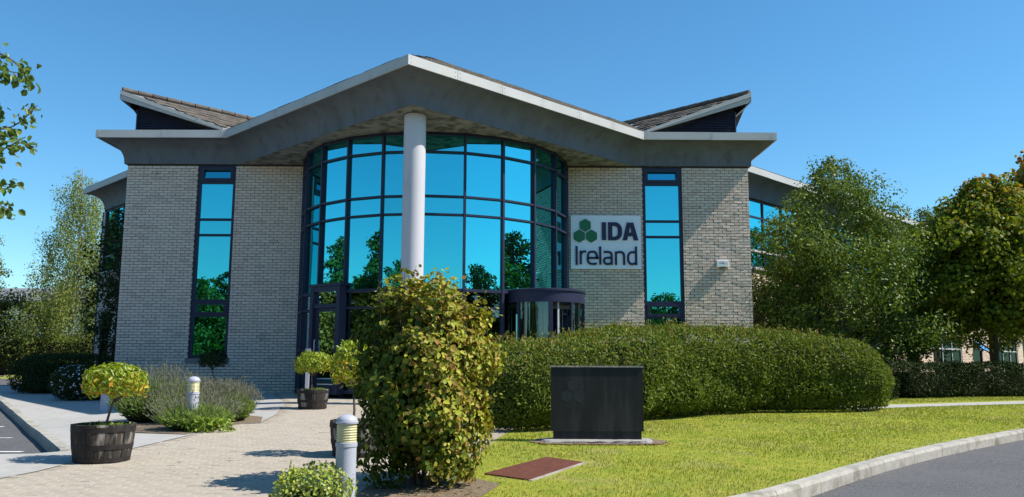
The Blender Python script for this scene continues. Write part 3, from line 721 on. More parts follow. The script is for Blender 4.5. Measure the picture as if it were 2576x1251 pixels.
# ---- soffit, cove, fascia
base = [(-11.85, 31.65), (-14.50, 29.0), (-10.52, 25.02), (-10.52, 21.93), (XC - 5.34, 21.93), (XC - .03, 16.61), (XC + 5.31, 21.93), (6.47, 21.93), (6.47, 24.97), (33.6, 52.1), (28.5, 57.2)]
base = [Vector(p) for p in base]
def offset_path(P, d):
    out = []
    for i, p in enumerate(P):
        def nrm(a, b): t = (b - a).normalized(); return Vector((t.y, -t.x))
        n1 = nrm(P[i - 1], p) if i else None; n2 = nrm(p, P[i + 1]) if i < len(P) - 1 else None
        if n1 is None: out.append(p + n2 * d); continue
        if n2 is None: out.append(p + n1 * d); continue
        m = (n1 + n2).normalized(); out.append(p + m * d / m.dot(n1))
    return out
OV = 0.52; ZF0, ZF1 = 6.63, 6.83
prof = [(-0.012, ZS - 0.012), (0.0, ZS - 0.012), (0.0, ZS + .03)] + [(OV - OV * math.cos(t), ZS + .03 + (ZF0 - ZS - .03) * math.sin(t)) for t in [math.pi / 2 * k / 10 for k in range(1, 11)]] + [(OV, ZF0 + .01)]
roof = link("roof", None, bld, Vector((XC, 22, 6.8)) - world_loc(bld))
off = [offset_path(base, d) for d, z in prof]
for i in range(len(base) - 1):           # one cove panel per straight run
    m = MB(); vs = []
    # subdivide along the run for a slightly uneven surface
    K = max(2, int((base[i + 1] - base[i]).length / 0.5)) if i in (3, 4, 5, 6) else 2
    for j in range(K + 1):
        for q, (d, z) in enumerate(prof):
            p = off[q][i].lerp(off[q][i + 1], j / K); vs.append((p.x, p.y, z))
    nP = len(prof); fs = []
    for j in range(K):
        for q in range(nP - 1): fs.append((j * nP + q, (j + 1) * nP + q, (j + 1) * nP + q + 1, j * nP + q + 1))
    m.add(vs, fs); m.build("cove", M['cove'], roof, smooth=True)
# soffit: one flat board under the whole roof, cut out nowhere (walls and glazing butt against it)
ins = offset_path(base, -0.010)
sof = MB(); pts = [(p.x, p.y, ZS) for p in ins]
sof.add(pts + [(x, y, z + 0.05) for x, y, z in pts], [tuple(range(len(pts))), tuple(range(2 * len(pts) - 1, len(pts) - 1, -1))])
sof.build("soffit", M['soffit'], roof)
# deck closing the eaves from above
dk = [(p.x, p.y, ZF1 - 0.03) for p in offset_path(base, OV - .01)]
MB().add(dk, [tuple(range(len(dk)))]).build("roof_deck", M['shed_roof'], roof)
# fascia panels with open joints, and their bolts
fi, fo = offset_path(base, OV - .004), offset_path(base, OV + .028)
bolts = MB(); pins = MB()
for i in range(len(base) - 1):
    L = (fo[i + 1] - fo[i]).length; n = max(1, round(L / (1.42 if i in (4, 5) else 1.75)))
    n2 = ((fo[i + 1] - fo[i]).normalized()); nn = Vector((n2.y, -n2.x))
    for k in range(n):
        g = 0.004 / L
        ta, tb = k / n + (g if k else 0), (k + 1) / n - (g if k < n - 1 else 0)
        A, B, C, D = fi[i].lerp(fi[i + 1], ta), fo[i].lerp(fo[i + 1], ta), fo[i].lerp(fo[i + 1], tb), fi[i].lerp(fi[i + 1], tb)
        j = rng.normal(0, .002)
        ring = [(B.x, B.y), (C.x, C.y), (D.x, D.y), (A.x, A.y)]
        MB().hexa([(x, y, ZF0 - .006 + j) for x, y in ring], [(x, y, ZF1 + j) for x, y in ring]).build("fascia_panel", M['fascia'], roof)
    for k in range(n + 1):
        for sgn in ((-1, 1) if i in (4, 5) else (1,)):
            s = k / n * L + sgn * 0.07
            if i not in (4, 5) and k in (0, n): s = 0.10 if k == 0 else L - .10
            if not 0.03 < s < L - .03: continue
            p = fo[i].lerp(fo[i + 1], s / L)
            for z in (ZF0 + .045, ZF0 + .145):
                if i in (4, 5): bolts.obox((p.x + nn.x * .002, p.y + nn.y * .002, z), (*n2, 0), (*nn, 0), (0, 0, 1), .006, .003, .007)
                elif i in (2, 3, 6, 7): pins.obox((p.x + nn.x * .011, p.y + nn.y * .011, z), (*n2, 0), (*nn, 0), (0, 0, 1), .007, .013, .007)
bolts.build("bolt_heads", M['bolt'], roof, kind='stuff'); pins.build("bolt_pins", M['fascia'], roof, kind='stuff')

# ---- tiled roof planes (tiles are real steps, joined: single tiles cannot be told apart from here)
PITCH = 0.52
tiles = MB()
def tile_plane(poly2, org, updir, z0, tilew=0.30, gauge=0.30):
    """cover a plan polygon with lapped tiles; z = z0 + PITCH * distance from org along updir"""
    u = Vector(updir).normalized(); a = Vector((-u.y, u.x)); o = Vector(org)
    q = [((Vector(p) - o).dot(a), (Vector(p) - o).dot(u)) for p in poly2]
    s0, s1 = min(x for x, _ in q), max(x for x, _ in q); d0, d1 = min(y for _, y in q), max(y for _, y in q)
    r = 0; d = d0
    while d < d1:
        sh = (r % 2) * tilew / 2; s = s0 - sh
        while s < s1:
            cs, cd = s + tilew / 2, d + gauge / 2
            if all(inpoly(cs + a_, cd + b_, q) for a_, b_ in ((-.11, -.1), (.11, -.1), (.11, .1), (-.11, .1))):
                j = rng.normal(0, .004)
                P = []
                for ss, dd in ((s + .003, d - .03), (s + tilew - .003, d - .03), (s + tilew - .003, d + gauge), (s + .003, d + gauge)):
                    w = o + a * ss + u * dd; lift = (.052 if dd < d else .022) + j
                    P.append((w.x, w.y, z0 + PITCH * dd + lift))
                lo = [(x, y, z - .024) for x, y, z in P]
                tiles.hexa(lo, P)
            s += tilew
        d += gauge; r += 1
def solid_plane(name, poly2, org, updir, z0):
    u = Vector(updir).normalized(); o = Vector(org)
    P = [(p[0], p[1], z0 + PITCH * (Vector(p) - o).dot(u)) for p in poly2]
    MB().prism(P, (0, 0, -.06)).build(name, M['shed_roof'], roof)
RH = 2.06                    # horizontal run from eave to ridge
ev = offset_path(base, OV - .03)
BL, AP, BR = ev[4], ev[5], ev[6]
run = RH / S2
pl = [(BL.x, BL.y), (AP.x, AP.y), (AP.x, AP.y + run), (BL.x, BL.y + run)]
pr = [(AP.x, AP.y), (BR.x, BR.y), (BR.x, BR.y + run), (AP.x, AP.y + run)]
ZE = ZF1 + .0
for P, o, u in ((pl, BL, (1, 1)), (pr, BR, (-1, 1))):
    solid_plane("roof_slope", P, o, u, ZE); tile_plane(P, o, u, ZE)
    back = [(P[3][0], P[3][1]), (P[2][0], P[2][1]), (P[2][0], P[2][1] + run), (P[3][0], P[3][1] + run)]
    top = ZE + PITCH * RH
    uu = Vector(u).normalized(); oo = Vector(P[3])
    MB().prism([(x, y, top - PITCH * abs((Vector((x, y)) - oo).dot(uu))) for x, y in back], (0, 0, -.06)).build("roof_slope", M['tile'], roof)
# the two raised corner roofs: monopitch planes climbing outwards, cut by a verge along the front
YV = 21.52
for sx, B in ((-1, BL), (1, BR)):
    bx = B.x; ax = bx + sx * 2.92
    tri = [(bx, YV), (ax, YV), (bx, YV + 2.92)]
    up = (sx, 1) if False else (sx * 1, -1)
    # uphill is outwards and to the back on the far side: height grows with outward distance and falls with depth
    u = Vector((sx, 1)).normalized()
    P = [(x, y) for x, y in tri]
    # plane: z = ZE + PITCH*S2*(sx*(x-bx) + (y-YV))
    solid_plane("roof_slope", P, (bx, YV), u, ZE + .02); tile_plane(P, (bx, YV), u, ZE + .02, 0.30, 0.28)
    zr = ZE + .02 + PITCH * S2 * 2.92
    MB().prism([(ax, YV + .02, zr), (bx, YV + 2.92, zr), (ax, YV + 2.92, zr - 0.99)], (0, 0, -.05)).build("roof_slope", M['tile'], roof)
    # ridge tiles
    d = Vector((-sx, 1, 0)).normalized(); L = 2.92 / S2; k = 0.0
    while k < L:
        c = Vector((ax, YV, zr + .055)) + d * (k + .2)
        m = MB().tube([c - d * .19, c + d * .19], [.075, .068], 8); m.build("ridge_tile", M['tile'], roof); k += .4
    # bargeboard along the verge (two stepped boards)
    def vz(x): return ZE + .02 + PITCH * S2 * sx * (x - bx)
    xa, xb = ax + sx * .02, bx + sx * .12
    for (y0, y1, t0, t1) in ((YV - .06, YV - .02, .02, -.095), (YV - .035, YV + .02, -.098, -.235)):
        P = [(xb, y0, vz(xb) + t1), (xa, y0, vz(xa) + t1), (xa, y0, vz(xa) + t0), (xb, y0, vz(xb) + t0)]
        P = [(x, y, max(z, ZF1 + .004)) for x, y, z in P]
        MB().prism(P, (0, y1 - y0, 0)).build("bargeboard", M['fascia'], roof)
    # boarded end under the high corner
    xl = bx + sx * 2.55
    MB().add([(xa, YV - .05, vz(xa) - .03), (xa, YV - .05, vz(xa) - .235), (xl, YV + .22, vz(xl) - .42), (xl, YV + .9, vz(xl) - .42), (xa, YV + .9, vz(xa) - .235)], [(1, 2, 3, 4), (0, 1, 4)]).build("end_board", M['fascia'], roof)
    # louvre: vertical triangle set back under the verge
    lv = link("louvre", None, bld, Vector((xl, YV + .22, 6.9)) - world_loc(bld))
    z = ZF1 + .01; yl = YV + .24
    while z < vz(xl) - .26:
        xin = bx + sx * max(0.15, (z + .145 - ZE) / (PITCH * S2))
        if sx * (xl - xin) > .08:
            MB().hexa([(xl, yl - .035, z), (xin, yl - .035, z), (xin, yl - .028, z), (xl, yl - .028, z)], [(xl, yl + .02, z + .062), (xin, yl + .02, z + .062), (xin, yl + .027, z + .062), (xl, yl + .027, z + .062)]).build("slat", M['louvre'], lv)
        z += .068
    MB().prism([(xl, yl + .04, ZF1 - .02), (bx, yl + .04, ZF1 - .02), (xl, yl + .04, vz(xl) - .12)], (0, .03, 0)).build("louvre_back", M['dark_room'], lv)
    MB().box(min(xl, xl + sx * .03), max(xl, xl + sx * .03), yl - .05, yl + .9, ZF1 - .02, vz(xl) - .30).build("louvre_side", M['louvre'], lv)
tiles.build("roof_tiles", M['tile'], roof, kind='stuff')
# wing roofs (long low slopes behind the wing fascias)
for (a, b, nin) in ((ev[8], ev[9], Vector((-1, 1)).normalized()), (ev[1], ev[2], Vector((1, 1)).normalized())):
    P = [a, b, b + nin * 2.6, a + nin * 2.6]
    MB().prism([(P[0].x, P[0].y, ZE), (P[1].x, P[1].y, ZE), (P[2].x, P[2].y, ZE + 1.15), (P[3].x, P[3].y, ZE + 1.15)], (0, 0, .05)).build("roof_slope", M['tile'], roof)
    Q = [P[3], P[2], P[2] + nin * 2.6, P[3] + nin * 2.6]
    MB().prism([(Q[0].x, Q[0].y, ZE + 1.15), (Q[1].x, Q[1].y, ZE + 1.15), (Q[2].x, Q[2].y, ZE), (Q[3].x, Q[3].y, ZE)], (0, 0, .05)).build("roof_slope", M['tile'], roof)

# ---- wing glazing
def wing_window(o, e, s0, s1, z0, z1, cols, rows, light=False, upper=False):
    o, e, n = frame_of(o, e); up = Vector((0, 0, 1)); fm = M['white_frame'] if light else M['frame']
    f = MB(); dep = -.06
    for s in cols: f.obox(o + e * s + up * (z0 + z1) / 2 + n * dep, e, n, up, .03, .035, (z1 - z0) / 2)
    f.obox(o + e * (s0 + .03) + up * (z0 + z1) / 2 + n * dep, e, n, up, .03, .036, (z1 - z0) / 2)
    f.obox(o + e * (s1 - .03) + up * (z0 + z1) / 2 + n * dep, e, n, up, .03, .036, (z1 - z0) / 2)
    for z in [z0 + .03] + rows + [z1 - .03]: f.obox(o + e * (s0 + s1) / 2 + up * z + n * (dep - .002), e, n, up, (s1 - s0) / 2 - .06, .031, .03)
    w = f.build("window", fm, bld, loc=o + e * s0 + up * z0)
    cs = [s0] + list(cols) + [s1]; rs = [z0] + list(rows) + [z1]
    for a, b in zip(cs, cs[1:]):
        for c, d in zip(rs, rs[1:]):
            MB().obox(o + e * (a + b) / 2 + up * (c + d) / 2 + n * (dep - .01), e, n, up, (b - a) / 2 - .028, .005, (d - c) / 2 - .028).build("pane", M['glass'] if upper else M['dim_glass'], w)
    MB().obox(o + e * (s0 + s1) / 2 + up * (z0 - .04) + n * .0, e, n, up, (s1 - s0) / 2 + .03, .09, .038).build("sill", M['stone_sill'] if not upper else M['fascia'], w)
    return w
k = 0.15
cells = [rib[0] + 1.27 * i for i in range(1, 29)]
for i in range(0, 28, 4):
    a = rib[0] + 1.27 * i; b = a + 1.27 * 4
    wing_window(W0, WE, a, b, 3.80, ZS - .01, [a + 1.27 * q for q in (1, 2, 3)], [4.36, 5.46], upper=True)
    o_, e_, n_ = frame_of(W0, WE)
    MB().obox(o_ + e_ * (a + b) / 2 + Vector((0, 0, 4.33)) + n_ * .03, e_, n_, (0, 0, 1), (b - a) / 2 - .01, .03, .035).build("ledge", M['fascia'], bld)
for i, (a, b) in enumerate(wide):
    if a > 0: wing_window(W0, WE, a, b, .22, 2.04, [a + (b - a) * q for q in (.34, .67)], [1.46], light=True)
for i, (a, b) in enumerate(narrow):
    wing_window(W0, WE, a, b, .22, 2.04, [], [1.46])
# the narrow window's tilted flap; the sky's reflection is painted on as blue
o_, e_, n_ = frame_of(W0, WE); a, b = narrow[2]
P0 = o_ + e_ * (a + .08) + Vector((0, 0, 1.93)) - n_ * .02; P1 = o_ + e_ * (b - .08) + Vector((0, 0, 1.93)) - n_ * .02
q0 = P0 + n_ * .38 - Vector((0, 0, .50)); q1 = P1 + n_ * .38 - Vector((0, 0, .50))
MB().prism([P0, P1, q1, q0], (0, 0, .025)).build("window_flap", M['sky_reflect_blue'], bld)
wing_window(LW0, LWE, .15, LWL - .5, 3.80, ZS - .01, [1.2, 2.3, 3.4], [4.36, 5.46], upper=True)
wing_window(LW0, LWE, .4, 1.3, .3, 2.3, [], [1.46])

# ------------------------------------------------------------------ wall sign with raised lettering
def ribbon(path, w, closed=False):
    P = [Vector(p) for p in path]; n = len(P); L = []; R = []
    for i, p in enumerate(P):
        a = P[i - 1] if i else (P[-1] if closed else p); b = P[(i + 1) % n] if (i < n - 1 or closed) else p
        t1 = (p - a).normalized() if (p - a).length > 1e-6 else None; t2 = (b - p).normalized() if (b - p).length > 1e-6 else None
        t1 = t1 or t2; t2 = t2 or t1
        m = (t1 + t2).normalized() if (t1 + t2).length > 1e-6 else t1
        nn = Vector((-m.y, m.x)); k = max(0.5, nn.dot(Vector((-t1.y, t1.x))))
        L.append(p + nn * w / 2 / k); R.append(p - nn * w / 2 / k)
    return L, R
def stroke_letter(mb, paths, ox, oz, sc, w, y0, t, smooth=True):
    for q, path in enumerate(paths):
        pts = [Vector(p) for p in path]
        if smooth and len(pts) > 2: pts = [p.to_2d() for p in catmull([(*p, 0) for p in pts], 6)]
        L, R = ribbon(pts, w); yy = y0 - t - 0.0008 * q
        n = len(L)
        vs = [(ox + p.x * sc, yy, oz + p.y * sc) for p in L] + [(ox + p.x * sc, yy, oz + p.y * sc) for p in R] + [(ox + p.x * sc, y0, oz + p.y * sc) for p in L] + [(ox + p.x * sc, y0, oz + p.y * sc) for p in R]
        fs = []
        for i in range(n - 1):
            fs += [(i, i + 1, n + i + 1, n + i), (2 * n + i, 2 * n + i + 1, i + 1, i), (n + i, n + i + 1, 3 * n + i + 1, 3 * n + i)]
        fs += [(0, n, 3 * n, 2 * n), (n - 1, 3 * n - 1, 4 * n - 1, 2 * n - 1)]
        mb.add(vs, fs)
def outline_letter(name, loops, ox, oz, sc, y0, t, m, parent):
    cu = bpy.data.curves.new(name, 'CURVE'); cu.dimensions = '2D'; cu.fill_mode = 'BOTH'; cu.extrude = t / 2
    for lp in loops:
        s = cu.splines.new('POLY'); s.points.add(len(lp) - 1); s.use_cyclic_u = True
        for k, p in enumerate(lp): s.points[k].co = (p[0] * sc, p[1] * sc, 0, 1)
    ob = bpy.data.objects.new(name, cu); COL.objects.link(ob)
    me = bpy.data.meshes.new_from_object(ob.evaluated_get(bpy.context.evaluated_depsgraph_get()))
    bpy.data.objects.remove(ob)
    me.transform(Matrix.Rotation(math.pi / 2, 4, 'X')); me.transform(Matrix.Translation((0, -t / 2, 0)))
    me.materials.clear(); me.materials.append(m)
    return link(name, me, parent, Vector((ox, y0, oz)) - world_loc(parent))
def wall_sign():
    x0, x1, z0, z1 = 1.575, 3.452, 3.225, 4.668; yb, yf = FY - .012, FY - .062
    s = thing("wall_sign", "white wall sign with three green hexagons and raised navy lettering beside the right window", "sign", ((x0 + x1) / 2, FY, z0))
    MB().box(x0, x1, yf, yb, z0, z1).build("panel", M['sign_white'], s)
    Wd, Hh = x1 - x0, z1 - z0
    def at(u, v): return x0 + (u - 338) / (1605 - 338) * Wd, z1 - (v - 135) / (1090 - 135) * Hh     # measured on the sign's face
    # hexagons
    for u, v in ((599, 312), (490, 507), (709, 507)):
        cx, cz = at(u, v); r = 119 / 1267 * Wd; 
        P = [(cx + r * .985 * math.sin(math.radians(60 * k)) * .985, yf - .03, cz + r * math.cos(math.radians(60 * k))) for k in range(6)]
        MB().prism(P, (0, .029, 0)).build("hexagon", M['sign_green'], s)
    t = .032
    def rect(u0, v0, u1, v1, nm="letter"):
        a, b = at(u0, v1), at(u1, v0); MB().box(a[0], b[0], yf - t, yf - .0005, a[1], b[1]).build(nm, M['sign_navy'], s)
    rect(897, 258, 975, 577)
    # D
    def loc(us): return [at(*p) for p in us]
    def rel(us, o): return [(x - o[0], z - o[1]) for x, z in loc(us)]
    o = at(1010, 580)
    arc = lambda cx, cy, rx, ry, a0, a1, n=10: [(cx + rx * math.cos(math.radians(a0 + (a1 - a0) * k / n)), cy - ry * math.sin(math.radians(a0 + (a1 - a0) * k / n))) for k in range(n + 1)]
    outer = [(1010, 580), (1010, 257)] + arc(1130, 390, 133, 133, 90, 0) + arc(1130, 450, 133, 130, 0, -90)
    inner = [(1086, 518), (1086, 322)] + arc(1120, 385, 66, 63, 90, 0) + arc(1120, 455, 66, 63, 0, -90)
    outline_letter("letter", [rel(outer, o), rel(inner, o)], o[0], o[1], 1, yf - .0005, t, M['sign_navy'], s)
    o = at(1272, 580)
    outer = [(1272, 580), (1350, 580), (1372, 505), (1452, 505), (1476, 580), (1556, 580), (1470, 263), (1350, 263)]
    inner = [(1386, 442), (1411, 325), (1436, 442)]
    outline_letter("letter", [rel(outer, o), rel(inner, o)], o[0], o[1], 1, yf - .0005, t, M['sign_navy'], s)
    # second word: rounded strokes, 40 units wide
    def strokes(paths, smooth=True):
        mb = MB(); wpx = 39 / 1267 * Wd
        for q, path in enumerate(paths):
            pts = [at(*p) for p in path]
            stroke_letter(mb, [pts], 0, 0, 1, wpx, yf - .0005 , t + .0008 * q)
        mb.build("letter", M['sign_navy'], s)
    b, xh, asc = 1020, 768, 690
    strokes([[(440, b), (440, asc - 3)]])
    strokes([[(514, 1010), (514, 766)], [(514, 850), (535, 800), (575, 783), (612, 784)]])
    strokes([[(640, 896), (800, 896), (806, 890), (795, 822), (760, 790), (715, 786), (665, 800), (643, 850), (640, 900), (646, 960), (680, 994), (735, 1004), (802, 996)]])
    strokes([[(865, 1015), (865, 693)]])
    strokes([[(930, 790), (1000, 789), (1050, 803), (1069, 845), (1070, 1018)], [(1070, 893), (1000, 893), (950, 905), (933, 945), (945, 985), (985, 1003), (1030, 998), (1068, 980)]])
    strokes([[(1148, 1020), (1148, 780)], [(1148, 815), (1180, 795), (1225, 789), (1270, 803), (1292, 850), (1293, 1020)]])
    strokes([[(1511, 1020), (1511, 690)], [(1511, 797), (1450, 792), (1400, 805), (1370, 850), (1366, 905), (1374, 960), (1405, 996), (1450, 1003), (1510, 985)]])
wall_sign()

# alarm sounder with its small print
def alarm():
    x0, x1, z0, z1 = 5.455, 5.775, 3.275, 3.475; y1, y0 = FY - .004, FY - .115
    a = thing("alarm_box", "white burglar alarm sounder box on the brick wall right of the windows", "alarm", ((x0 + x1) / 2, FY, z0))
    top = lambda x: z1 - .02 + .02 * math.sin(math.pi * (x - x0) / (x1 - x0)); bot = lambda x: z0 + .018 * math.sin(math.pi * (x - x0) / (x1 - x0))
    N_ = 10; xs = [x0 + (x1 - x0) * k / N_ for k in range(N_ + 1)]
    poly = [(x, y1, bot(x)) for x in xs] + [(x, y1, top(x)) for x in reversed(xs)]
    ins = [((x - (x0 + x1) / 2) * .93 + (x0 + x1) / 2, y0, (z - (z0 + z1) / 2) * .9 + (z0 + z1) / 2) for x, _, z in poly]
    mid = [(x, y0 + .02, z) for x, _, z in poly]
    m = MB(); m.hexa(poly, mid); m.hexa(mid, ins); m.build("housing", M['white_plastic'], a)
    MB().box((x0 + x1) / 2 - .06, (x0 + x1) / 2 + .08, y0 + .03, y1, z0 - .022, z0 + .012).build("strobe", M['bolt'], a)
    def text(body, x, z, size, shear):
        cu = bpy.data.curves.new("print", 'FONT'); cu.body = body; cu.size = size; cu.shear = shear; cu.extrude = .0006
        ob = bpy.data.objects.new("print", cu); COL.objects.link(ob)
        me = bpy.data.meshes.new_from_object(ob.evaluated_get(bpy.context.evaluated_depsgraph_get())); bpy.data.objects.remove(ob)
        me.transform(Matrix.Rotation(math.pi / 2, 4, 'X')); me.materials.clear(); me.materials.append(M['sign_navy'])
        link("lettering", me, a, Vector((x, y0 - .0008, z)) - world_loc(a))
    text("TOP", x0 + .04, 3.365, .07, .35); text("SECURITY", x0 + .145, 3.363, .026, 0)
alarm()

# ------------------------------------------------------------------ trees and shrubs
def crown_clumps(prof, base, height, nl, seed, lean=(0, 0), trunk_r=.1, up=0.55, twig=3):
    """trunk and limbs as one bark mesh; returns clump centres along the outer limbs"""
    r = random.Random(seed); B = Vector(base); mb = MB(); cl = []
    def R(f):
        for (a, ra), (b, rb) in zip(prof, prof[1:]):
            if a <= f <= b: return ra + (rb - ra) * (f - a) / (b - a)
        return prof[-1][1]
    tp = [B + Vector((lean[0] * f + .04 * height * .1 * math.sin(f * 7 + seed), lean[1] * f + .03 * height * .1 * math.cos(f * 5 + seed), height * f)) for f in [k / 9 for k in range(10)]]
    mb.tube(tp, [trunk_r * (1 - .88 * k / 9) + .006 for k in range(10)], 8)
    for i in range(nl):
        f0 = prof[0][0]; f = f0 + (0.98 - f0) * ((i + r.random()) / nl)
        a = i * 2.39996 + r.uniform(-.5, .5)
        rad = R(f) * r.uniform(.65, 1.12)
        st = max(0.06, f - rad * up / height * .8)
        k = st * 9; k0 = int(min(8, k)); p0 = tp[k0].lerp(tp[k0 + 1], k - k0)
        tip = tp[min(9, int(f * 9))] .copy(); tip = Vector((B.x + lean[0] * f + math.cos(a) * rad, B.y + lean[1] * f + math.sin(a) * rad, B.z + height * f + r.uniform(-.2, .2) * rad * .5))
        mid = p0.lerp(tip, .5) + Vector((0, 0, .10 * rad)) + Vector((r.uniform(-1, 1), r.uniform(-1, 1), 0)) * .08 * rad
        mb.tube([p0, mid, tip], [max(.008, trunk_r * .32 * (1 - f * .6)), max(.006, trunk_r * .2 * (1 - f * .6)), .004], 5, False)
        for q in range(twig):
            t = .45 + .6 * (q + r.random()) / twig
            c = (mid.lerp(tip, max(0, t * 2 - 1)) if t > .5 else p0.lerp(mid, t * 2))
            c = c + Vector((r.gauss(0, 1), r.gauss(0, 1), r.gauss(0, .7))) * rad * .16
            cl.append((c, .17 * rad + .11)); mb.tube([mid.lerp(tip, .4), c], [.006, .003], 4, False)
    return mb, cl, tp

def scatter(cl, n, seed, flat=.8, hang=0.0):
    g = np.random.default_rng(seed); w = np.array([c[1] for c in cl]) ** 2; idx = g.choice(len(cl), n, p=w / w.sum())
    C = np.array([tuple(c[0]) for c in cl])[idx]; S = (np.array([c[1] for c in cl]) * g.uniform(.55, 1.15, len(cl)))[idx][:, None]
    D = g.normal(size=(n, 3)); D /= np.linalg.norm(D, axis=1, keepdims=True); D *= np.array([1, 1, flat])
    P = C + D * S * (.45 + .75 * g.random((n, 1)) ** .6) * 1.15
    if hang: P[:, 2] -= np.abs(g.normal(size=n)) * hang
    Nn = D + np.array([0, 0, .45]); return P, Nn

def tree(name, label, cat, base, height, prof, nl, nleaf, leaf, m, seed, bark='bark', trunk_r=.1, group=None, aspect=.62, hang=0, lean=(0, 0), twig=4, wild=.42, tint=None, rnd=False, flat=.8, droop=.3):
    t = thing(name, label, cat, base, group)
    mb, cl, tp = crown_clumps(prof, base, height, nl, seed, lean, trunk_r, twig=twig)
    mb.build("trunk", M[bark], t, smooth=True)
    P, Nn = scatter(cl, nleaf, seed + 1, flat, hang)
    ti = None if tint is None else tint(P)
    leaf_obj("crown", P, Nn, leaf, M[m], t, aspect=aspect, wild=wild, droop=droop, tint=ti, rnd=rnd)
    return t

# right: broad dark green tree in front of the wing, a thinner one behind it, a yellowing maple at the frame's edge
gz = lambda x, y: H(x, y) - .02
tree("broadleaf_tree", "bushy dark green tree between the right corner of the building and its wing", "tree", (9.62, 24.2, gz(9.62, 24.2)), 7.0,
     [(.19, 2.0), (.32, 2.75), (.50, 2.8), (.68, 2.1), (.82, 1.25), (1.0, .3)], 110, 76000, .09, 'alder', 11, bark='pale_bark', trunk_r=.11, twig=5)
tree("broadleaf_tree", "slender paler tree behind the bushy tree and left of the maple", "tree", (14.6, 28.6, gz(14.6, 28.6)), 6.6,
     [(.36, 1.3), (.5, 1.9), (.7, 1.5), (.87, .8), (1.0, .2)], 56, 18000, .10, 'alder', 23, bark='pale_bark', trunk_r=.09, twig=4)
tree("broadleaf_tree", "small dark leafy tree close against the right wing wall, behind the bushy tree", "tree", (9.35, 26.3, gz(9.35, 26.3)), 4.3,
     [(.10, 1.0), (.4, 1.25), (.7, .95), (1.0, .3)], 44, 9500, .11, 'dark_leaf', 29, trunk_r=.08, twig=4)
tree("maple_tree", "maple with yellowing crown and slim trunk at the right edge", "tree", (13.35, 23.0, gz(13.35, 23.0)), 6.1,
     [(.33, 1.2), (.42, 1.9), (.58, 2.05), (.75, 1.5), (.9, .9), (1.0, .3)], 90, 34000, .105, 'maple', 31, trunk_r=.075, twig=4, aspect=.95, rnd=True,
     tint=lambda P: np.clip((P[:, 2] - 3.9) / 2.2, 0, 1) * (rng.random(len(P)) < .18))
tree("maple_tree", "tall maple with reddish top rising at the right frame edge", "tree", (16.2, 24.6, gz(16.2, 24.6)), 7.6,
     [(.34, 1.6), (.45, 2.1), (.62, 2.0), (.8, 1.3), (1.0, .35)], 90, 26000, .11, 'maple', 37, trunk_r=.10, twig=4, aspect=.95, rnd=True,
     tint=lambda P: np.clip((P[:, 2] - 4.6) / 2.2, 0, 1) * (rng.random(len(P)) < .6))
tree("broadleaf_tree", "dense green tree added behind the maples to shade the end of the right wing", "tree", (18.4, 32.0, gz(18.4, 32)), 6.8,
     [(.30, 1.6), (.45, 2.4), (.65, 2.1), (.85, 1.2), (1.0, .3)], 60, 16000, .13, 'alder', 239, trunk_r=.11, twig=4)  # tree added to cast shade on the wing wall
# left background
tree("birch_tree", "tall pale weeping birch left of the building", "tree", (-24.6, 46.5, H(-24.6, 46.5)), 11.8,
     [(.14, 1.7), (.26, 2.8), (.42, 2.2), (.56, 2.3), (.72, 1.4), (.87, 1.35), (1.0, .5)], 84, 40000, .115, 'birch', 41, bark='pale_bark', trunk_r=.13, hang=.9, twig=6, droop=.8)
tree("dark_tree", "slim dark tree in the shade close against the left wing", "tree", (-12.0, 25.25, H(-12.0, 25.25)), 5.7,
     [(.18, .5), (.35, .8), (.6, .85), (.85, .6), (1.0, .25)], 48, 5200, .11, 'dark_leaf', 43, trunk_r=.07, twig=4)
tree("broadleaf_tree", "green tree cut by the left frame edge behind the far hedge", "tree", (-30.2, 46.0, H(-30.2, 46)), 8.3,
     [(.15, 1.9), (.4, 2.6), (.7, 2.1), (1.0, .7)], 46, 11000, .15, 'birch', 47, trunk_r=.13, twig=4)
tree("dark_tree", "low dark tree at the left edge between the birch and the white warehouse", "tree", (-28.2, 47.5, H(-28.2, 47.5)), 4.6,
     [(.12, 2.0), (.4, 2.5), (.7, 1.9), (1.0, .7)], 40, 9000, .14, 'dark_leaf', 53, trunk_r=.12, twig=4)
tree("small_tree", "young dark leafy tree between the birch and the left wing", "tree", (-21.6, 46.8, H(-21.6, 46.8)), 6.6,
     [(.14, 1.1), (.4, 1.5), (.7, 1.2), (1.0, .3)], 34, 4200, .13, 'alder', 59, trunk_r=.08, twig=4)

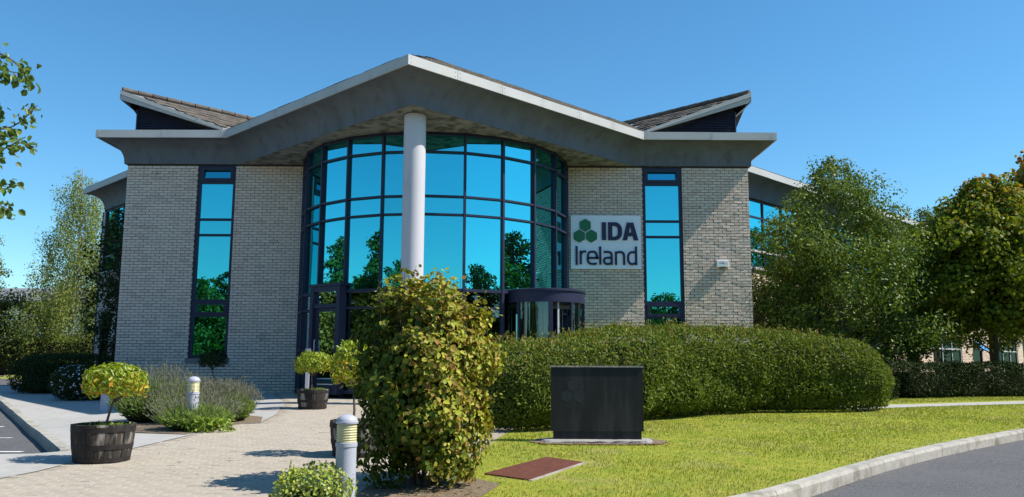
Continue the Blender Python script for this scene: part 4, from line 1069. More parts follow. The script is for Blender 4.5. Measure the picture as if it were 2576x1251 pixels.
# near tree whose leafy branch ends reach in at the top left
def near_tree():
    b = Vector((-6.6, 6.6, H(-6.6, 6.6)))
    t = thing("overhanging_tree", "near tree reaching leafy branch ends in from the top left frame edge", "tree", b)
    mb = MB(); mb.tube([b, b + Vector((.1, 0, 1.5)), b + Vector((.05, .05, 3.2)), b + Vector((.2, 0, 5.2))], [.12, .10, .08, .03], 10)
    P = []; A = []
    g = random.Random(5); inner = []
    def px(u, v, d): # helper: a point at depth d seen at that picture position, fixed in the world
        cp, sp = math.cos(.1365), math.sin(.1365)
        return Vector(((u - 1288) / 2084 * d, d * cp - (625.5 - v) / 2084 * d * -(-sp), .75 + d * sp + (625.5 - v) / 2084 * d * cp))
    ends = [((-120, 100), (30, 150), (85, 215)), ((-120, 150), (-20, 175), (60, 190)), ((-150, 290), (20, 330), (105, 270)), ((-140, 260), (-30, 330), (70, 360)), ((-140, 380), (-20, 395), (75, 350)),
            ((-140, 400), (-40, 450), (36, 470)), ((-150, 480), (-50, 500), (40, 535)), ((-140, 520), (-60, 560), (30, 520)), ((-150, 210), (-60, 240), (20, 290)), ((-160, 330), (-70, 300), (15, 330)),
            ((-150, 60), (-80, 110), (-10, 140)), ((-150, 430), (-70, 420), (0, 400))]
    for k, e in enumerate(ends):
        d = 5.7 + (k % 4) * .28
        q = [p for p in catmull([px(p[0] - 12, p[1], d + .1 * i) for i, p in enumerate(e)], 6)]
        root = b + Vector((.1, 0, max(1.0, q[0].z - b.z - .4)))
        m1 = root.lerp(q[0], .35) + Vector((g.uniform(-.1, .1), g.uniform(-.15, .15), .16 + g.uniform(-.05, .1))); m2 = root.lerp(q[0], .72) + Vector((0, g.uniform(-.1, .1), .14))
        for f_ in range(7): inner.append((m1.lerp(q[0], f_ / 6) + Vector((g.gauss(0, .12), g.gauss(0, .16), g.gauss(.02, .14))), .2))
        mb.tube([root, m1, m2] + q, [.02, .015, .011] + [.008 * (1 - i / len(q)) + .0025 for i in range(len(q))], 5, False)
        for i in range(88):
            f = (i + g.random()) / 88 * (len(q) - 1); i0 = int(min(f, len(q) - 2)); c = q[i0].lerp(q[i0 + 1], f - i0)
            s = Vector((g.gauss(0, 1), g.gauss(0, 1), g.gauss(-.4, .7))) * .045
            P.append(c + s); A.append((s.x * 9 + .25, s.y * 9, -.9))
    mb.build("trunk", M['bark'], t, smooth=True)
    # the rest of the crown, out of the picture to the left
    cl = [(b + Vector((g.gauss(-.6, .7), g.gauss(0, .7), g.uniform(1.9, 5.0))), .35) for _ in range(30)]
    cl += inner
    P2, N2 = scatter(cl, 9000, 3)
    keep = P2[:, 0] < -.655 * P2[:, 1] - .08
    leaf_obj("outer_crown", P2[keep], N2[keep], .06, M['near_leaf'], t, aspect=.75, rnd=True)
    P = np.array([tuple(p) for p in P]); A = np.array(A)
    leaf_obj("crown", P, rng.normal(size=P.shape) + np.array([.6, -.3, .5]), .054, M['near_leaf'], t, aspect=.74, wild=.7, rnd=True, axis=A, fold=.35)
near_tree()

# ---- clipped masses: hedges and bushes
def shell_points(n, centre, half, power, seed, bumps=.08, depth=.10, bottom=-.98, freq=1.6):
    """points in the outer shell of a superellipsoid with a lumpy surface"""
    g = np.random.default_rng(seed); hx, hy, hz = half
    d = g.normal(size=(int(n * 2.2), 3)) * np.array([1, 1, 1.0]); d /= np.linalg.norm(d, axis=1, keepdims=True)
    # spread by area: sample on the box-like shape
    r = (np.abs(d[:, 0]) ** power + np.abs(d[:, 1]) ** power + np.abs(d[:, 2]) ** power) ** (-1.0 / power)
    S = d * r[:, None]
    # reject so that stretched areas get more points
    J = r ** 2 * np.sqrt((d[:, 0] * hy * hz) ** 2 + (d[:, 1] * hx * hz) ** 2 + (d[:, 2] * hx * hy) ** 2)
    keep = g.random(len(J)) < J / np.percentile(J, 97); S = S[keep]
    S = S[S[:, 2] > bottom][:n]
    nb = np.array([nz3(tuple(p * np.array(half) * freq + seed)) for p in S])
    f = 1 + (bumps * nb - depth * np.abs(g.normal(size=len(S)) * .5)) / min(half)
    N = np.sign(S) * np.abs(S) ** (power - 1) / np.array(half)
    return np.array(centre) + S * np.array(half) * f[:, None], N

def core(mb, centre, half, power, k, seed, nu=26, nv=14, bottom=-1.0):
    vs = []; fs = []
    for i in range(nv + 1):
        ph = -math.pi / 2 + math.pi * i / nv
        for j in range(nu):
            th = 2 * math.pi * j / nu
            d = Vector((math.cos(ph) * math.cos(th), math.cos(ph) * math.sin(th), math.sin(ph)))
            r = (abs(d.x) ** power + abs(d.y) ** power + abs(d.z) ** power) ** (-1 / power) * k
            p = Vector((d.x * r * half[0], d.y * r * half[1], d.z * r * half[2]))
            p *= 1 + .08 * nz3(tuple(p * 3 + Vector((seed, 0, 0))))
            vs.append((centre[0] + p.x, centre[1] + p.y, centre[2] + p.z))
    for i in range(nv):
        for j in range(nu): fs.append((i * nu + j, i * nu + (j + 1) % nu, (i + 1) * nu + (j + 1) % nu, (i + 1) * nu + j))
    mb.add(vs, fs)

# hazel-like bush in the middle foreground
def hazel():
    c = Vector((-.80, 7.95, 0)); g0 = H(c.x, c.y)
    t = thing("hazel_bush", "tall squarish bush with broad yellow green leaves and reddish tips in the middle foreground", "bush", (c.x, c.y, g0))
    half = (.60, .56, .86); ctr = (c.x, c.y, g0 + .90)
    P, N = shell_points(19000, ctr, half, 3.8, 3, bumps=.24, depth=.36, freq=2.6)
    ca, sa = math.cos(math.radians(52)), math.sin(math.radians(52))          # stands cornerwise to the camera
    for A, ox, oy in ((P, ctr[0], ctr[1]), (N, 0, 0)):
        ax_, ay_ = A[:, 0] - ox, A[:, 1] - oy
        A[:, 0], A[:, 1] = ox + ax_ * ca - ay_ * sa, oy + ax_ * sa + ay_ * ca
    # narrower towards the ground
    f = np.clip((P[:, 2] - g0) / 1.0, 0, 1); P[:, 0] = ctr[0] + (P[:, 0] - ctr[0]) * (.80 + .20 * f) ; P[:, 1] = ctr[1] + (P[:, 1] - ctr[1]) * (.82 + .18 * f)
    # shoots above the clipped top
    g = np.random.default_rng(9); stems = MB(); SP = []; SN = []; ST = []
    for k in range(70):
        a_, r_ = g.uniform(0, 6.283), math.sqrt(g.random()) * .50; x, y = ctr[0] + math.cos(a_) * r_, ctr[1] + math.sin(a_) * r_; h = g.uniform(.0, .30) * g.random() ** .6
        z = g0 + 1.70; stems.tube([(x, y, z - .3), (x + g.normal(0, .03), y, z + h)], [.004, .002], 4, False)
        for q in range(7):
            SP.append((x + g.normal(0, .03), y + g.normal(0, .03), z - .08 + (h + .09) * q / 6)); SN.append((g.normal(0, .4), g.normal(0, .4), 1)); ST.append(.3 + .1 * q)
    for k in range(150):                   # sprigs standing out of the sides
        i0 = int(g.integers(len(P))); d_ = N[i0] / np.linalg.norm(N[i0]) + np.array([0, 0, .55]) + g.normal(size=3) * .25; d_ /= np.linalg.norm(d_); l_ = g.uniform(.08, .22)
        if P[i0, 2] < g0 + .5: continue
        e_ = P[i0] + d_ * l_; stems.tube([P[i0] - d_ * .1, e_], [.003, .0015], 4, False)
        for q in range(6):
            SP.append(tuple(P[i0] + d_ * l_ * (q / 5) + g.normal(size=3) * .012)); SN.append(tuple(g.normal(size=3) * .5 + np.array([0, 0, 1.0]))); ST.append(.15 + .11 * q if P[i0, 0] > ctr[0] - .15 else .05 * q)
    P = np.concatenate([P, np.array(SP)]); N = np.concatenate([N, np.array(SN)])
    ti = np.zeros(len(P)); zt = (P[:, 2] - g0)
    ex = (P[:, 0] - ctr[0]) * .8 + (zt - .92) * .30 - (P[:, 1] - ctr[1]) * .15     # sunlight put into leaf colour: yellow to the right and top, dark green left
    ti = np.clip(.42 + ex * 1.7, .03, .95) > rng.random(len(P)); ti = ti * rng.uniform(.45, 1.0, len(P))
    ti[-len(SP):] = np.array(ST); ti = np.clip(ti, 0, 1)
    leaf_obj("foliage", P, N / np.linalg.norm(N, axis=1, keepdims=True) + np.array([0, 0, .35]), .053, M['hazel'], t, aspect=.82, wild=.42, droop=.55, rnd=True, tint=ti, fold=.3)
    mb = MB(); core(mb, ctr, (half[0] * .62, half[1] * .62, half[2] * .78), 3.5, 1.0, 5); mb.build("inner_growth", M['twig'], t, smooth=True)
    for k in range(14):
        a = k * 2.4; b = Vector((c.x + math.cos(a) * .10, c.y + math.sin(a) * .10, g0 - .03)); e = Vector((c.x + math.cos(a) * .42, c.y + math.sin(a) * .42, g0 + .9))
        stems.tube([b, b.lerp(e, .5) + Vector((0, 0, .1)), e], [.016, .012, .008], 5, False)
    stems.build("stems", M['bark'], t, kind='stuff')
hazel()

# big clipped hedge: a bank following the lawn edge
def big_hedge():
    line = catmull([(-.02, 13.55, 0), (1.0, 14.2, 0), (2.4, 15.6, 0), (3.8, 16.4, 0), (5.2, 16.95, 0), (6.4, 17.1, 0)], 5)
    t = thing("clipped_hedge", "long rounded clipped hedge behind the black sign slab", "hedge", (3.0, 15.8, H(3, 15.8)))
    g = np.random.default_rng(17); Pn = []; Nn = []; seg = [0]
    for a, b in zip(line, line[1:]): seg.append(seg[-1] + (b - a).length)
    T = seg[-1]; R0 = 1.0
    def hh(s): return 1.22 + .30 * min(1, s / 2.5) - .12 * max(0, (s - T + 2.6) / 2.6) ** 2       # height along the run
    def at(s):
        s = max(0, min(T - 1e-4, s)); i = max(k for k in range(len(seg)) if seg[k] <= s); i = min(i, len(line) - 2)
        f = (s - seg[i]) / (seg[i + 1] - seg[i]); p = line[i].lerp(line[i + 1], f); d = (line[i + 1] - line[i]).normalized(); return p, Vector((d.y, -d.x, 0)), d
    n = 60000
    S = g.uniform(-1.0, T + 1.15, n); A = g.uniform(-.62, 1.25, n) * math.pi * .5 + 0  # angle from the horizontal front face over the top
    mbv = []
    for s, a in zip(S, A):
        p, nrm, d = at(s); over = (-s if s < 0 else (s - T if s > T else 0)); R = (1.0 if s < 0 else 1.18)
        k = math.sqrt(max(0.0, 1 - (over / R) ** 2.6)) if over < R else 0
        if k < .15: continue
        h = hh(s); w = 1.22
        ca, sa = math.cos(a), math.sin(a)
        m_ = (abs(ca) ** 3.2 + abs(sa) ** 3.2) ** (-1 / 3.2)
        y = ca * m_ * w * k; z = sa * m_ * h * (.35 + .65 * k) * .52 + h * .48 * (.5 + .5 * k)
        if sa < 0: z = h * .48 * (1 + sa * m_ * 1.0)
        q = p + nrm * y
        if over: q = q + d * (over if s > T else -over)
        lump = nz3((q.x * 1.1, q.y * 1.1, z * 1.5)) * .16 + nz3((q.x * 4.0, q.y * 4.0, z * 4)) * .05
        N = (nrm * ca + Vector((0, 0, 1)) * max(-.2, sa) + d * (over * (1 if s > T else -1)) * 1.2)
        q = q + N.normalized() * (lump - abs(g.normal(0, .045)))
        zz = z + N.normalized().z * lump
        if zz < .03: continue
        Pn.append((q.x, q.y, H(q.x, q.y) + zz)); Nn.append(tuple(N))
    P = np.array(Pn); N = np.array(Nn)
    top = N[:, 2] / (np.linalg.norm(N, axis=1) + 1e-9)
    ti = np.clip(top, 0, 1) * (rng.random(len(P)) < .26) * .7
    leaf_obj("foliage", P, N + np.array([0, 0, .3]), .068, M['hedge'], t, aspect=.45, wild=.62, droop=-.25, tint=ti)
    sp = []; sn = []
    for k in range(420):                    # stray shoots standing out of the clipped top
        p, nrm, d = at(g.uniform(-.6, T + .6)); q = p + nrm * g.uniform(-.9, 1.0); h = hh(max(0, min(T, seg[-1] * g.random()))) 
        i0 = int(np.argmin((P[:, 0] - q.x) ** 2 + (P[:, 1] - q.y) ** 2 - .6 * P[:, 2])); z0 = P[i0, 2]
        for j in range(5): sp.append((P[i0, 0] + g.normal(0, .012), P[i0, 1] + g.normal(0, .012), z0 + .03 * j * g.uniform(.6, 1.2))); sn.append((g.normal(), g.normal(), .6))
    leaf_obj("shoots", np.array(sp), np.array(sn), .06, M['hedge'], t, aspect=.42, wild=.5, droop=-.6, tint=np.clip(rng.random(len(sp)), .2, .9), kind='stuff')
    mb = MB()
    for k in range(len(line)):
        for s in (0,):
            p, nrm, d = at(seg[k]); h = hh(seg[k])
            core(mb, (p.x, p.y, H(p.x, p.y) + h * .44), (.62, .62, h * .42), 3.0, 1.0, k, 14, 8)
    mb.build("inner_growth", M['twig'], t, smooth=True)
big_hedge()

def box_hedge(name, label, cat, pts, width, height, n, m, leaf, seed, bumps=.08, power=5, group=None):
    """hedge along a polyline: overlapping rounded blocks in one foliage mesh"""
    t = thing(name, label, cat, (pts[0][0], pts[0][1], H(*pts[0])), group)
    PP = []; NN = []; mb = MB(); tot = sum((Vector(b) - Vector(a)).length for a, b in zip(pts, pts[1:]))
    for k, (a, b) in enumerate(zip(pts, pts[1:])):
        a = Vector(a); b = Vector(b); L = (b - a).length; d = (b - a).normalized(); c = (a + b) / 2
        P, N = shell_points(int(n * L / tot), (0, 0, 0), (L / 2 + width * .25, width / 2, height / 2), power, seed + k, bumps, .10)
        z = P[:, 2] + height / 2; X = c.x + P[:, 0] * d.x - P[:, 1] * d.y; Y = c.y + P[:, 0] * d.y + P[:, 1] * d.x
        hz = np.array([H(x, y) for x, y in zip(X, Y)])
        PP.append(np.stack([X, Y, z + hz], 1)); NN.append(np.stack([N[:, 0] * d.x - N[:, 1] * d.y, N[:, 0] * d.y + N[:, 1] * d.x, N[:, 2]], 1))
        h0 = H(c.x, c.y); nn = Vector((-d.y, d.x))
        hw = width / 2 - .24
        mb.obox((c.x, c.y, h0 + height / 2 - .10), (d.x, d.y, 0), (nn.x, nn.y, 0), (0, 0, 1), L / 2, hw, height / 2 - .14)
    P = np.concatenate(PP); N = np.concatenate(NN)
    leaf_obj("foliage", P, N + np.array([0, 0, .25]), leaf, M[m], t, aspect=.5, wild=.6)
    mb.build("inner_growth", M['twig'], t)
    return t
box_hedge("low_hedge", "low dark clipped hedge along the right wing", "hedge", [(9.4, 20.3), (11.0, 20.9), (13.2, 21.6), (16.5, 22.3)], 1.1, .84, 34000, 'yew', .06, 61)
box_hedge("low_hedge", "short dark clipped block beside the right end of the long hedge", "hedge", [(7.7, 19.4), (8.6, 19.7)], 1.0, .55, 7000, 'yew', .06, 63)
box_hedge("far_hedge", "broad sunlit hedge across the far side of the car park", "hedge", [(-34, 45.4), (-27, 45.2), (-19.5, 45.2)], 2.0, 2.0, 26000, 'laurel', .11, 67, bumps=.25, power=4)
box_hedge("corner_hedge", "dark clipped hedge in the shade at the left corner of the building", "hedge", [(-13.3, 23.3), (-11.3, 23.5)], 1.7, 1.05, 15000, 'yew', .06, 71)
def daisy_bush():
    c = (-10.55, 20.75); g0 = H(*c); t = thing("daisy_bush", "rounded bush sprinkled with small white flowers beside the pavement", "bush", (*c, g0))
    P, N = shell_points(6000, (c[0], c[1], g0 + .40), (.72, .65, .42), 2.6, 73, .10, .08); leaf_obj("foliage", P, N, .06, M['yew'], t, aspect=.4)
    P, N = shell_points(420, (c[0], c[1], g0 + .40), (.74, .67, .44), 2.6, 79, .10, .02); k = N[:, 1] < .6
    leaf_obj("flowers", P[k], N[k], .042, M['daisy'], t, aspect=1.0, wild=.25, rnd=True, kind='stuff')
    mb = MB(); core(mb, (c[0], c[1], g0 + .40), (.60, .52, .34), 2.6, 1, 3, 16, 9); mb.build("inner_growth", M['twig'], t, smooth=True)
daisy_bush()

# ---- lavender clumps
def lavender(label, x, y, rx, ry, h, n, seed, spike=.5):
    g0 = H(x, y); t = thing("lavender_bush", label, "shrub", (x, y, g0), "lavender bushes in the bed before the left wall")
    g = np.random.default_rng(seed)
    # leafy stems radiating from the base: thin upright blades, then flower spikes
    a = g.uniform(0, 2 * np.pi, n); r = np.sqrt(g.random(n)); dirx, diry = np.cos(a) * r, np.sin(a) * r
    top = np.stack([x + dirx * rx, y + diry * ry, g0 + h * np.sqrt(np.clip(1 - .75 * r ** 2.2, .08, 1)) * g.uniform(.72, 1.03, n)], 1)
    f = g.uniform(.15, .95, n)[:, None]; root = np.array([x, y, g0]) + (top - np.array([x, y, g0])) * np.array([.55, .55, 0])
    P = root + (top - root) * f
    ax = top - root; ax /= np.linalg.norm(ax, axis=1, keepdims=True)
    N = g.normal(size=(n, 3)) * np.array([1, 1, .3])
    leaf_obj("foliage", P, N,   .085, M['lavender'], t, aspect=.17, wild=.3, axis=ax * 2.2, fold=.1, tint=np.zeros(n))
    m = int(n * .085 * spike / .5); idx = g.choice(n, m)
    T = top[idx] + g.normal(size=(m, 3)) * .02; A = ax[idx] + g.normal(size=(m, 3)) * .16; A[:, 2] += .25; A /= np.linalg.norm(A, axis=1, keepdims=True)
    Ls = g.uniform(.10, .24, m)[:, None]
    w = np.cross(A, g.normal(size=(m, 3))); w /= np.linalg.norm(w, axis=1, keepdims=True)
    base = T - A * .1; e = T + A * Ls
    v = np.stack([base - w * .0016, base + w * .0016, e + w * .0013, e - w * .0013], 1)
    w2 = np.cross(A, w)
    hd = np.stack([e, e + A * .02 + w * .0085, e + A * .05, e + A * .02 - w * .0085], 1); hd2 = np.stack([e, e + A * .022 + w2 * .0085, e + A * .05, e + A * .022 - w2 * .0085], 1)
    V = np.concatenate([v, hd, hd2]).reshape(-1, 3) - np.array([x, y, g0]); F = np.arange(len(V)).reshape(-1, 4)
    o = np_mesh("flower_spikes", V, F, M['lavender'], t, 'stuff'); at = o.data.attributes.new("tint", 'FLOAT', 'POINT'); at.data.foreach_set('value', np.full(len(V), .9, dtype=np.float32))
    mb = MB(); core(mb, (x, y, g0 + h * .3), (rx * .72, ry * .72, h * .42), 2.2, 1, seed, 14, 8); mb.build("inner_growth", M['twig'], t, smooth=True)
lavender("large lavender bush behind the potted yellow tree", -6.0, 14.3, .78, .75, .74, 12000, 81)
lavender("lavender bush left of the small bollard lamp", -5.3, 13.85, .55, .6, .50, 8000, 83)
lavender("front lavender bush around the foot of the small bollard lamp", -4.75, 12.7, .58, .55, .36, 8000, 87, .35)
lavender("lavender bush right of the small bollard lamp with tall loose stems", -4.62, 13.95, .36, .45, .46, 6000, 89, .7)
lavender("low lavender bush behind the others against the left wall", -5.35, 15.1, .4, .45, .44, 5000, 91, .6)
def ground_plant():
    x, y = -4.45, 12.32; g0 = H(x, y); t = thing("trailing_plant", "low bright green trailing plant at the front edge of the lavender bed", "plant", (x, y, g0))
    P, N = shell_points(600, (x, y, g0 + .07), (.36, .20, .14), 2.2, 93, .06, .05); leaf_obj("foliage", P, N + np.array([0, 0, .6]), .05, M['ivy'], t, aspect=.8, rnd=True)
ground_plant()

# variegated shrub at the bottom edge
def spurge():
    x, y = -1.62, 6.95; g0 = H(x, y); t = thing("variegated_shrub", "low yellow green variegated shrub left of the near bollard lamp", "shrub", (x, y, g0))
    g = np.random.default_rng(97); P, N = shell_points(2600, (x, y, g0 + .10), (.38, .34, .20), 2.3, 95, .10, .08)
    st = MB(); Q = []; QN = []
    for k in range(26):
        a = g.uniform(0, 6.28); r = math.sqrt(g.random()) * .30; b = Vector((x + math.cos(a) * r * .8, y + math.sin(a) * r * .8, g0 + .12)); e = b + Vector((g.normal(0, .05), g.normal(0, .05), g.uniform(.08, .27)))
        st.tube([b, b.lerp(e, .5), e], .0025, 4, False)
        for q in range(9):
            c = b.lerp(e, .3 + .7 * q / 8); Q.append(tuple(c + Vector((g.normal(0, .008), g.normal(0, .008), 0)))); QN.append((g.normal(0, .5), g.normal(0, .5), 1))
    P = np.concatenate([P, np.array(Q)]); N = np.concatenate([N, np.array(QN)])
    ti = np.concatenate([np.zeros(len(P) - len(Q)), np.tile(np.linspace(.2, .9, 9), 26)])
    leaf_obj("foliage", P, N + np.array([0, 0, .5]), .032, M['spurge'], t, aspect=.62, wild=.5, rnd=True, tint=ti); st.build("stems", M['ivy'], t, kind='stuff')
    mb = MB(); core(mb, (x, y, g0 + .04), (.24, .22, .12), 2.2, 1, 4, 12, 7); mb.build("inner_growth", M['twig'], t, smooth=True)
spurge()

# ------------------------------------------------------------------ half barrels, little potted trees
def barrel(label, loc, d_top, h, rotz=0.0, seed=0):
    """half barrel: staves, hoops, soil; built round its base centre"""
    b = thing("barrel_planter", label, "planter", (0, 0, 0), "half barrel planters on the forecourt")
    n = 20; R1 = d_top / 2; R0 = R1 * .86; g = random.Random(seed)
    prof = [(R0, 0), (R0 + (R1 - R0) * .45, h * .3), (R0 + (R1 - R0) * .82, h * .65), (R1, h)]
    for k in range(n):
        a0 = 2 * math.pi * k / n + .008; a1 = 2 * math.pi * (k + 1) / n - .008; j = g.gauss(0, .0025)
        m = MB(); vs = []
        for r, z in prof:
            for a in (a0, (a0 + a1) / 2, a1): vs.append(((r + j) * math.cos(a), (r + j) * math.sin(a), z + (g.gauss(0, .002) if z == h else 0)))
            for a in (a1, a0): vs.append(((r - .028) * math.cos(a), (r - .028) * math.sin(a), z))
        fs = []
        for i in range(3):
            for q in range(5): fs.append((i * 5 + q, i * 5 + (q + 1) % 5, (i + 1) * 5 + (q + 1) % 5, (i + 1) * 5 + q))
        fs += [(0, 4, 3, 2, 1), (15, 16, 17, 18, 19)]
        m.add(vs, fs); m.build("stave", M['stave'], b)
    def rad(z):
        for (r, a), (q, c) in zip(prof, prof[1:]):
            if a <= z <= c: return r + (q - r) * (z - a) / (c - a)
        return R1
    for z0, z1 in ((.0, .045), (h * .34, h * .34 + .05), (h * .80, h * .80 + .055)):
        MB().lathe((0, 0, 0), [(rad(z0) - .002, z0), (rad(z0) + .007, z0), (rad(z1) + .007, z1), (rad(z1) - .002, z1)], 40).build("hoop", M['hoop'], b, smooth=True)
    MB().lathe((0, 0, 0), [(0, h - .045), (R1 * .5, h - .05), (R1 - .03, h - .06)], 24).build("soil", M['soil'], b, smooth=True)
    b.location = loc; b.rotation_euler = (0, 0, rotz)
    return b
hz = lambda x, y: H(x, y) + .004
B0 = barrel("near left half barrel with scuffed grey staves by the car park kerb", (-4.54, 9.42, hz(-4.54, 9.42)), .655, .40, .2, 1)
for (x, y, s, rz, lb) in ((-3.86, 16.35, .93, 1.1, "half barrel in the middle of the forecourt before the door"), (-1.80, 9.95, 1.0, 2.0, "half barrel partly hidden behind the near bollard lamp and the tall bush"),
                          (-7.25, 20.6, .9, .5, "half barrel in the shade under the left window")):
    copy_tree(B0, (x, y, hz(x, y)), rz, s, lb)

def potted_tree(label, x, y, z0, stem_h, crown, n, leaf, seed, lean=(0, 0), m='topiary', tint=.25, wild=.4, power=2.4):
    t = thing("topiary_tree", label, "potted tree", (x, y, z0), "small round trees in half barrels"); g = random.Random(seed)
    top = Vector((x + lean[0], y + lean[1], z0 + stem_h)); mb = MB()
    mb.tube([(x, y, z0 - .06), (x + lean[0] * .35 + .008, y + lean[1] * .4, z0 + stem_h * .4), (x + lean[0] * .8 - .004, y + lean[1] * .8, z0 + stem_h * .8), top], [.017, .014, .013, .012], 8)
    cx, cy, cz = top.x, top.y, z0 + stem_h + crown[2] * .85
    for k in range(16):
        a = k * 2.4; r = crown[0] * g.uniform(.5, .85); e = Vector((cx + math.cos(a) * r, cy + math.sin(a) * r * crown[1] / crown[0], cz + g.uniform(-.35, .4) * crown[2]))
        mb.tube([top - Vector((0, 0, g.uniform(0, .05))), top.lerp(e, .5) - Vector((0, 0, .02)), e], [.008, .005, .003], 5, False)
    mb.build("trunk", M['bark'], t, smooth=True)
    P, N = shell_points(n, (cx, cy, cz), crown, power, seed, .05, .10, -.75, 4)
    ti = (rng.random(len(P)) < tint) * np.clip((cz + crown[2] * .3 - P[:, 2]) / crown[2] + .35, 0, 1)
    leaf_obj("crown", P, N, leaf, M[m], t, aspect=.42, wild=wild, droop=-.6, rnd=True, tint=np.clip(ti, 0, 1), fold=.35)
    return t
potted_tree("yellow green round potted tree on a bent stem in the near left barrel", -4.54, 9.42, H(-4.54, 9.42) + .35, .33, (.33, .33, .205), 1500, .062, 101, (.10, 0))
potted_tree("small dense green potted tree in the middle barrel", -3.90, 16.35, H(-3.9, 16.35) + .33, .32, (.33, .33, .235), 1500, .06, 103, (.01, 0), tint=.12)
potted_tree("loose green and orange potted tree half covered by the tall bush", -1.86, 9.95, H(-1.86, 9.95) + .35, .42, (.27, .27, .29), 1100, .062, 107, (0, .0), tint=.3, wild=.5)
potted_tree("dark round potted tree in the shade below the left window", -7.30, 20.6, H(-7.3, 20.6) + .32, .42, (.34, .34, .22), 1500, .055, 109, (-.06, 0), m='dark_leaf', tint=0)
def weeds(label, x, y, z, r, n, seed):
    t = thing("weed_clump", label, "plant", (x, y, z)); g = np.random.default_rng(seed); a = g.uniform(-1.2, 2.8, n); q = r * np.sqrt(g.uniform(.1, 1, n))
    P = np.stack([x + np.cos(a) * q, y + np.sin(a) * q * .9, z + np.abs(g.normal(0, .022, n))], 1)
    leaf_obj("foliage", P, g.normal(size=(n, 3)) + np.array([0, 0, 1]), .04, M['ivy'], t, aspect=.45, droop=-.8)
weeds("low green weeds on the soil of the near left barrel", -4.54, 9.42, H(-4.54, 9.42) + .355, .27, 170, 1)
weeds("low green weeds on the soil of the middle barrel", -3.86, 16.35, H(-3.86, 16.35) + .33, .26, 260, 2)

# ------------------------------------------------------------------ bollard lamps
def bollard():
    b = thing("bollard_lamp", "near grey bollard lamp with dome cap before the tall bush", "bollard", (0, 0, 0), "bollard lamps along the forecourt"); r = .084
    MB().lathe((0, 0, 0), [(0, -.12), (r, -.12), (r, 0), (r, .46)], 32).build("post", M['bollard'], b, smooth=True)
    MB().lathe((0, 0, 0), [(r, .458), (r + .006, .462), (r + .006, .492), (r - .004, .496)], 32).build("collar", M['bollard'], b, smooth=True)
    pr = [(r - .004, .494)]
    for k in range(7): pr += [(r + .001, .500 + k * .0205), (r - .0035, .510 + k * .0205)]
    pr += [(r - .004, .648)]
    MB().lathe((0, 0, 0), pr, 32).build("lens", M['lens'], b, smooth=True)
    cap = [(r - .004, .646), (r + .008, .648), (r + .010, .664), (r + .004, .667), (r + .004, .672)] + [((r + .002) * math.cos(t), .672 + .052 * math.sin(t)) for t in [math.pi / 2 * k / 7 for k in range(1, 8)]]
    MB().lathe((0, 0, 0), cap, 32).build("cap", M['bollard'], b, smooth=True)
    return b
BO = bollard()
BO.location = (-1.37, 7.05, H(-1.37, 7.05) + .005)
copy_tree(BO, (-4.75, 12.55, H(-4.75, 12.55) + .06), 1.0, 1.0, "grey bollard lamp standing among the lavender bushes")
copy_tree(BO, (-8.40, 17.4, H(-8.40, 17.4)), 2.0, 1.0, "bollard lamp in the building's shade behind the near potted tree")

# pale slim post added in place of a sunlit door frame edge
po = MB().box(-4.66, -4.58, 18.95, 19.0, H(-4.6, 19) - .05, 1.02); po.box(-4.675, -4.565, 18.935, 19.015, .86, 1.04)
tag(po.build("sunlit_edge_post", M['white_frame'], None, loc=(-4.62, 18.97, H(-4.6, 19))), "slim pale post standing in for a sunlit frame edge beside the left entrance door", "post")

# ------------------------------------------------------------------ black sign slab on the lawn
def slab():
    x0, x1 = .535, 1.765; y = 11.31; g0 = H(1.15, y)
    s = thing("sign_slab", "black blank sign slab with faded hexagon marks standing on the lawn", "sign", ((x0 + x1) / 2, y, g0))
    sc = y / 2084.0
    zb, zt = g0 + .14, g0 + .985
    MB().box(x0, x1, y - .06, y + .10, zb, zt).build("panel", M['black_panel'], s)
    MB().box(x0 - .012, x1 + .012, y - .075, y + .115, zt, zt + .018).build("coping", M['concrete'], s)
    MB().box(x0 + .028, x1 - .028, y - .045, y + .085, g0 + .02, zb).build("plinth", M['black_panel'], s)
    for cx, cz in ((.235, .71), (.173, .545), (.297, .545)):
        c = Vector((x0 + cx * 1.23, y - .0603, zb + cz * .845)); r = .082
        MB().prism([(c.x + r * math.sin(math.radians(60 * k)), c.y, c.z + r * math.cos(math.radians(60 * k))) for k in range(6)], (0, -.0012, 0)).build("faded_mark", M['ghost'], s)
    # rough poured footing
    m = MB(); g = random.Random(3); nn = 48; rings = []
    for (k, zz, jit) in ((1.04, -.06, .02), (1.03, .005, .03), (1.0, .030, .012), (.93, .038, .004)):
        r = []
        for i in range(nn):
            a = 2 * math.pi * i / nn; c_, s_ = math.cos(a), math.sin(a)
            e = (abs(c_) ** 5 + abs(s_) ** 5) ** (-1 / 5)
            r.append(((x0 + x1) / 2 + c_ * e * .715 * k + g.gauss(0, jit * .6), y + .0 + s_ * e * .25 * k + g.gauss(0, jit * .5), g0 + zz + g.gauss(0, jit * .25)))
        rings.append(r)
    vs = [p for r in rings for p in r]; fs = [(i * nn + k, i * nn + (k + 1) % nn, (i + 1) * nn + (k + 1) % nn, (i + 1) * nn + k) for i in range(3) for k in range(nn)] + [tuple(3 * nn + k for k in range(nn))]
    m.add(vs, fs).build("footing", M['concrete'], s)
slab()
sheet("bare_earth", [(.22, 11.25), (.42, 10.98), (.9, 10.93), (1.5, 10.93), (1.92, 10.98), (2.10, 11.28), (1.92, 11.62), (.4, 11.62)], M['soil'], .012, step=2)

